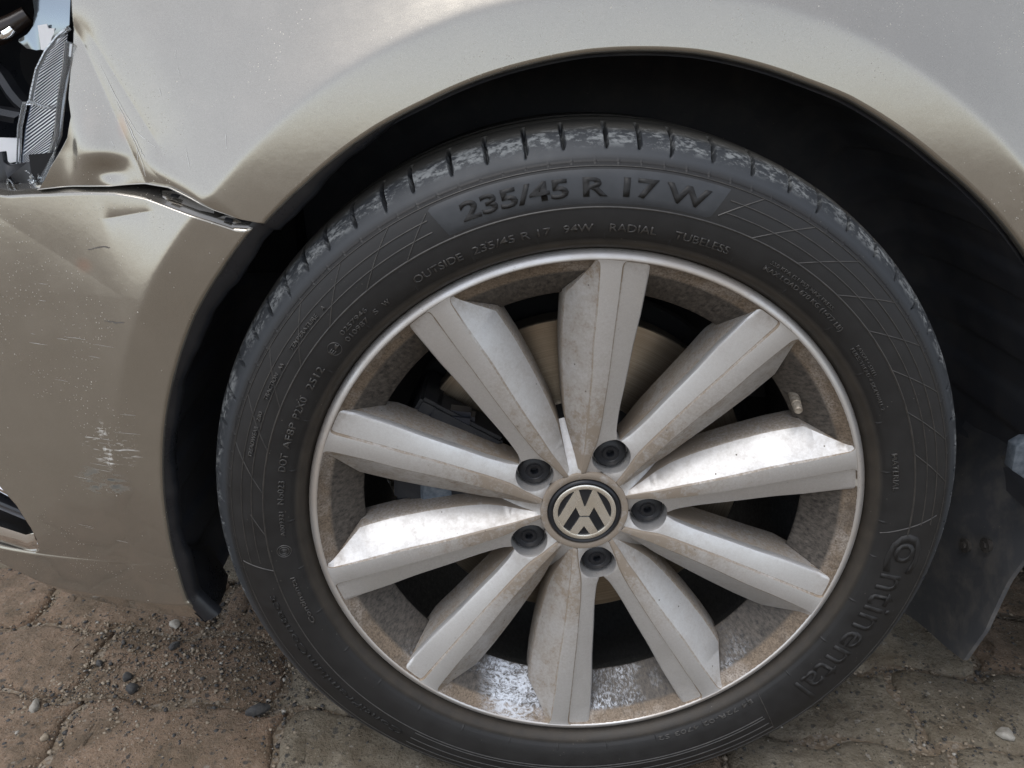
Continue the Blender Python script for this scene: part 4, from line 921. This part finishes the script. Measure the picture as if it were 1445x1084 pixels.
for k in range(5):      # sloping webs that close the valleys between the pairs
    a = R(PSI-36-72*k); ca, sa = math.cos(a), math.sin(a); V = []
    for r_, y_, w_ in ((.0340, .0201, .0062), (.0395, .0203, .0062), (.0480, .0248, .0056), (.0600, .0318, .0050), (.0800, .0450, .0050)):
        for g in (-1, -.35, .35, 1): V.append((r_*ca-g*w_*sa, y_+(.0012 if abs(g) < .5 else 0), r_*sa+g*w_*ca))
    wpart('spoke_web', pm('spoke_web', V, [(i*4+j, i*4+j+1, (i+1)*4+j+1, (i+1)*4+j) for i in range(4) for j in range(3)]), ALLOY, sharp=60)
# ---- centre cap with its emblem (as it stands in the photograph: turned upside down)
wpart('centre_cap', rev_mesh('centre_cap', [(.0, .0200), (.0274, .0200), (.0280, .0186), (.0295, .0180), (.0308, .0186), (.0316, .0200), (.0318, .024)], 80), CAPB, sharp=40)
ER = .0273
wpart('emblem_ring', rev_mesh('emblem_ring', [(ER*.845, .0202), (ER*.85, .0186), (ER*.87, .0183), (ER*.98, .0183), (ER, .0187), (ER*1.005, .0202)], 80), EMBLEM, sharp=40)
def emb(poly, name='emblem'):
    bmx = bmesh.new(); vs = [bmx.verts.new((x*ER, .0185, z*ER)) for x, z in poly]; f = bmx.faces.new(vs); r = bmesh.ops.extrude_face_region(bmx, geom=[f])
    bmesh.ops.translate(bmx, verts=[v for v in r['geom'] if isinstance(v, bmesh.types.BMVert)], vec=(0, .0018, 0)); bmesh.ops.triangulate(bmx, faces=[f for f in bmx.faces if len(f.verts) > 4])
    return wpart(name, bm2me(name, bmx), EMBLEM, sharp=30)
M_ = [(-.33, .80), (-.22, .84), (-.02, .22), (.02, .22), (.22, .84), (.33, .80), (.41, .65), (.87, -.28), (.71, -.59), (.29, .20), (.15, -.115), (-.15, -.115), (-.29, .20), (-.71, -.59), (-.87, -.28), (-.41, .65)]
L_ = [(-.145, -.165), (.145, -.165), (.49, -.79), (.25, -.88), (.0, -.50), (-.25, -.88), (-.49, -.79)]
emb(M_); emb(L_)
# ---- valve, brake
tip = Vector((.1671, .008, .1010)); bs = Vector((.1730, .047, .1085)); dv = (bs-tip).normalized()
wpart('valve_stem', tube_mesh('valve_stem', [tip, tip+dv*.001, tip+dv*.007, tip+dv*.0072, tip+dv*.010, tip+dv*.0102, tip+dv*.018, bs], [.0028, .0034, .0036, .0031, .0031, .0038, .0040, .0048], 18), BRASS, sharp=40)
bd = part('brake_disc', rev_mesh('brake_disc', [(.074, .062), (.076, .084), (.080, .0855), (.1545, .0855), (.1555, .0865), (.1555, .108), (.0800, .108)], 120), DISC, sharp=40)
obj('disc_hat', rev_mesh('disc_hat', [(.02, .050), (.072, .050), (.076, .055), (.0765, .084)], 60), IRON, bd, sharp=40)
def caliper():
    bmx = bmesh.new()
    for t in np.linspace(150, 196, 6):
        a = R(t); box_bm(bmx, (.122*math.cos(a), .066, .122*math.sin(a)), (.070, .034, .026), Matrix.Rotation(-a, 3, 'Y'))
        box_bm(bmx, (.158*math.cos(a), .085, .158*math.sin(a)), (.022, .070, .026), Matrix.Rotation(-a, 3, 'Y'))
    bmesh.ops.bevel(bmx, geom=bmx.edges[:], offset=.003, segments=2, affect='EDGES'); return bm2me('brake_caliper', bmx)
cal = part('brake_caliper', caliper(), IRON, sharp=30)
bmx = bmesh.new(); box_bm(bmx, (-.118, .060, .066), (.044, .020, .032), Matrix.Rotation(R(8), 3, 'Y')); bmesh.ops.bevel(bmx, geom=bmx.edges[:], offset=.004, segments=2, affect='EDGES')
obj('caliper_guide', bm2me('caliper_guide', bmx), simple('dark_blue_plastic', (.007, .009, .016), .4), cal)
obj('caliper_bracket', rev_mesh('caliper_bracket', [(.118, .052), (.117, .048), (.142, .046), (.146, .050), (.146, .062)], 30, 168, 204), BLUE, cal, sharp=40, label='blue-grey curved bracket behind the left spokes')
obj('brake_hose', tube_mesh('brake_hose', [(-.10, .06, .075), (-.088, .062, .05), (-.078, .062, .026), (-.074, .064, .0)], .0022, 8), IRON, cal)
obj('backing_plate', rev_mesh('backing_plate', [(.02, .125), (.168, .125), (.172, .118)], 90), DARK, bd, sharp=40)
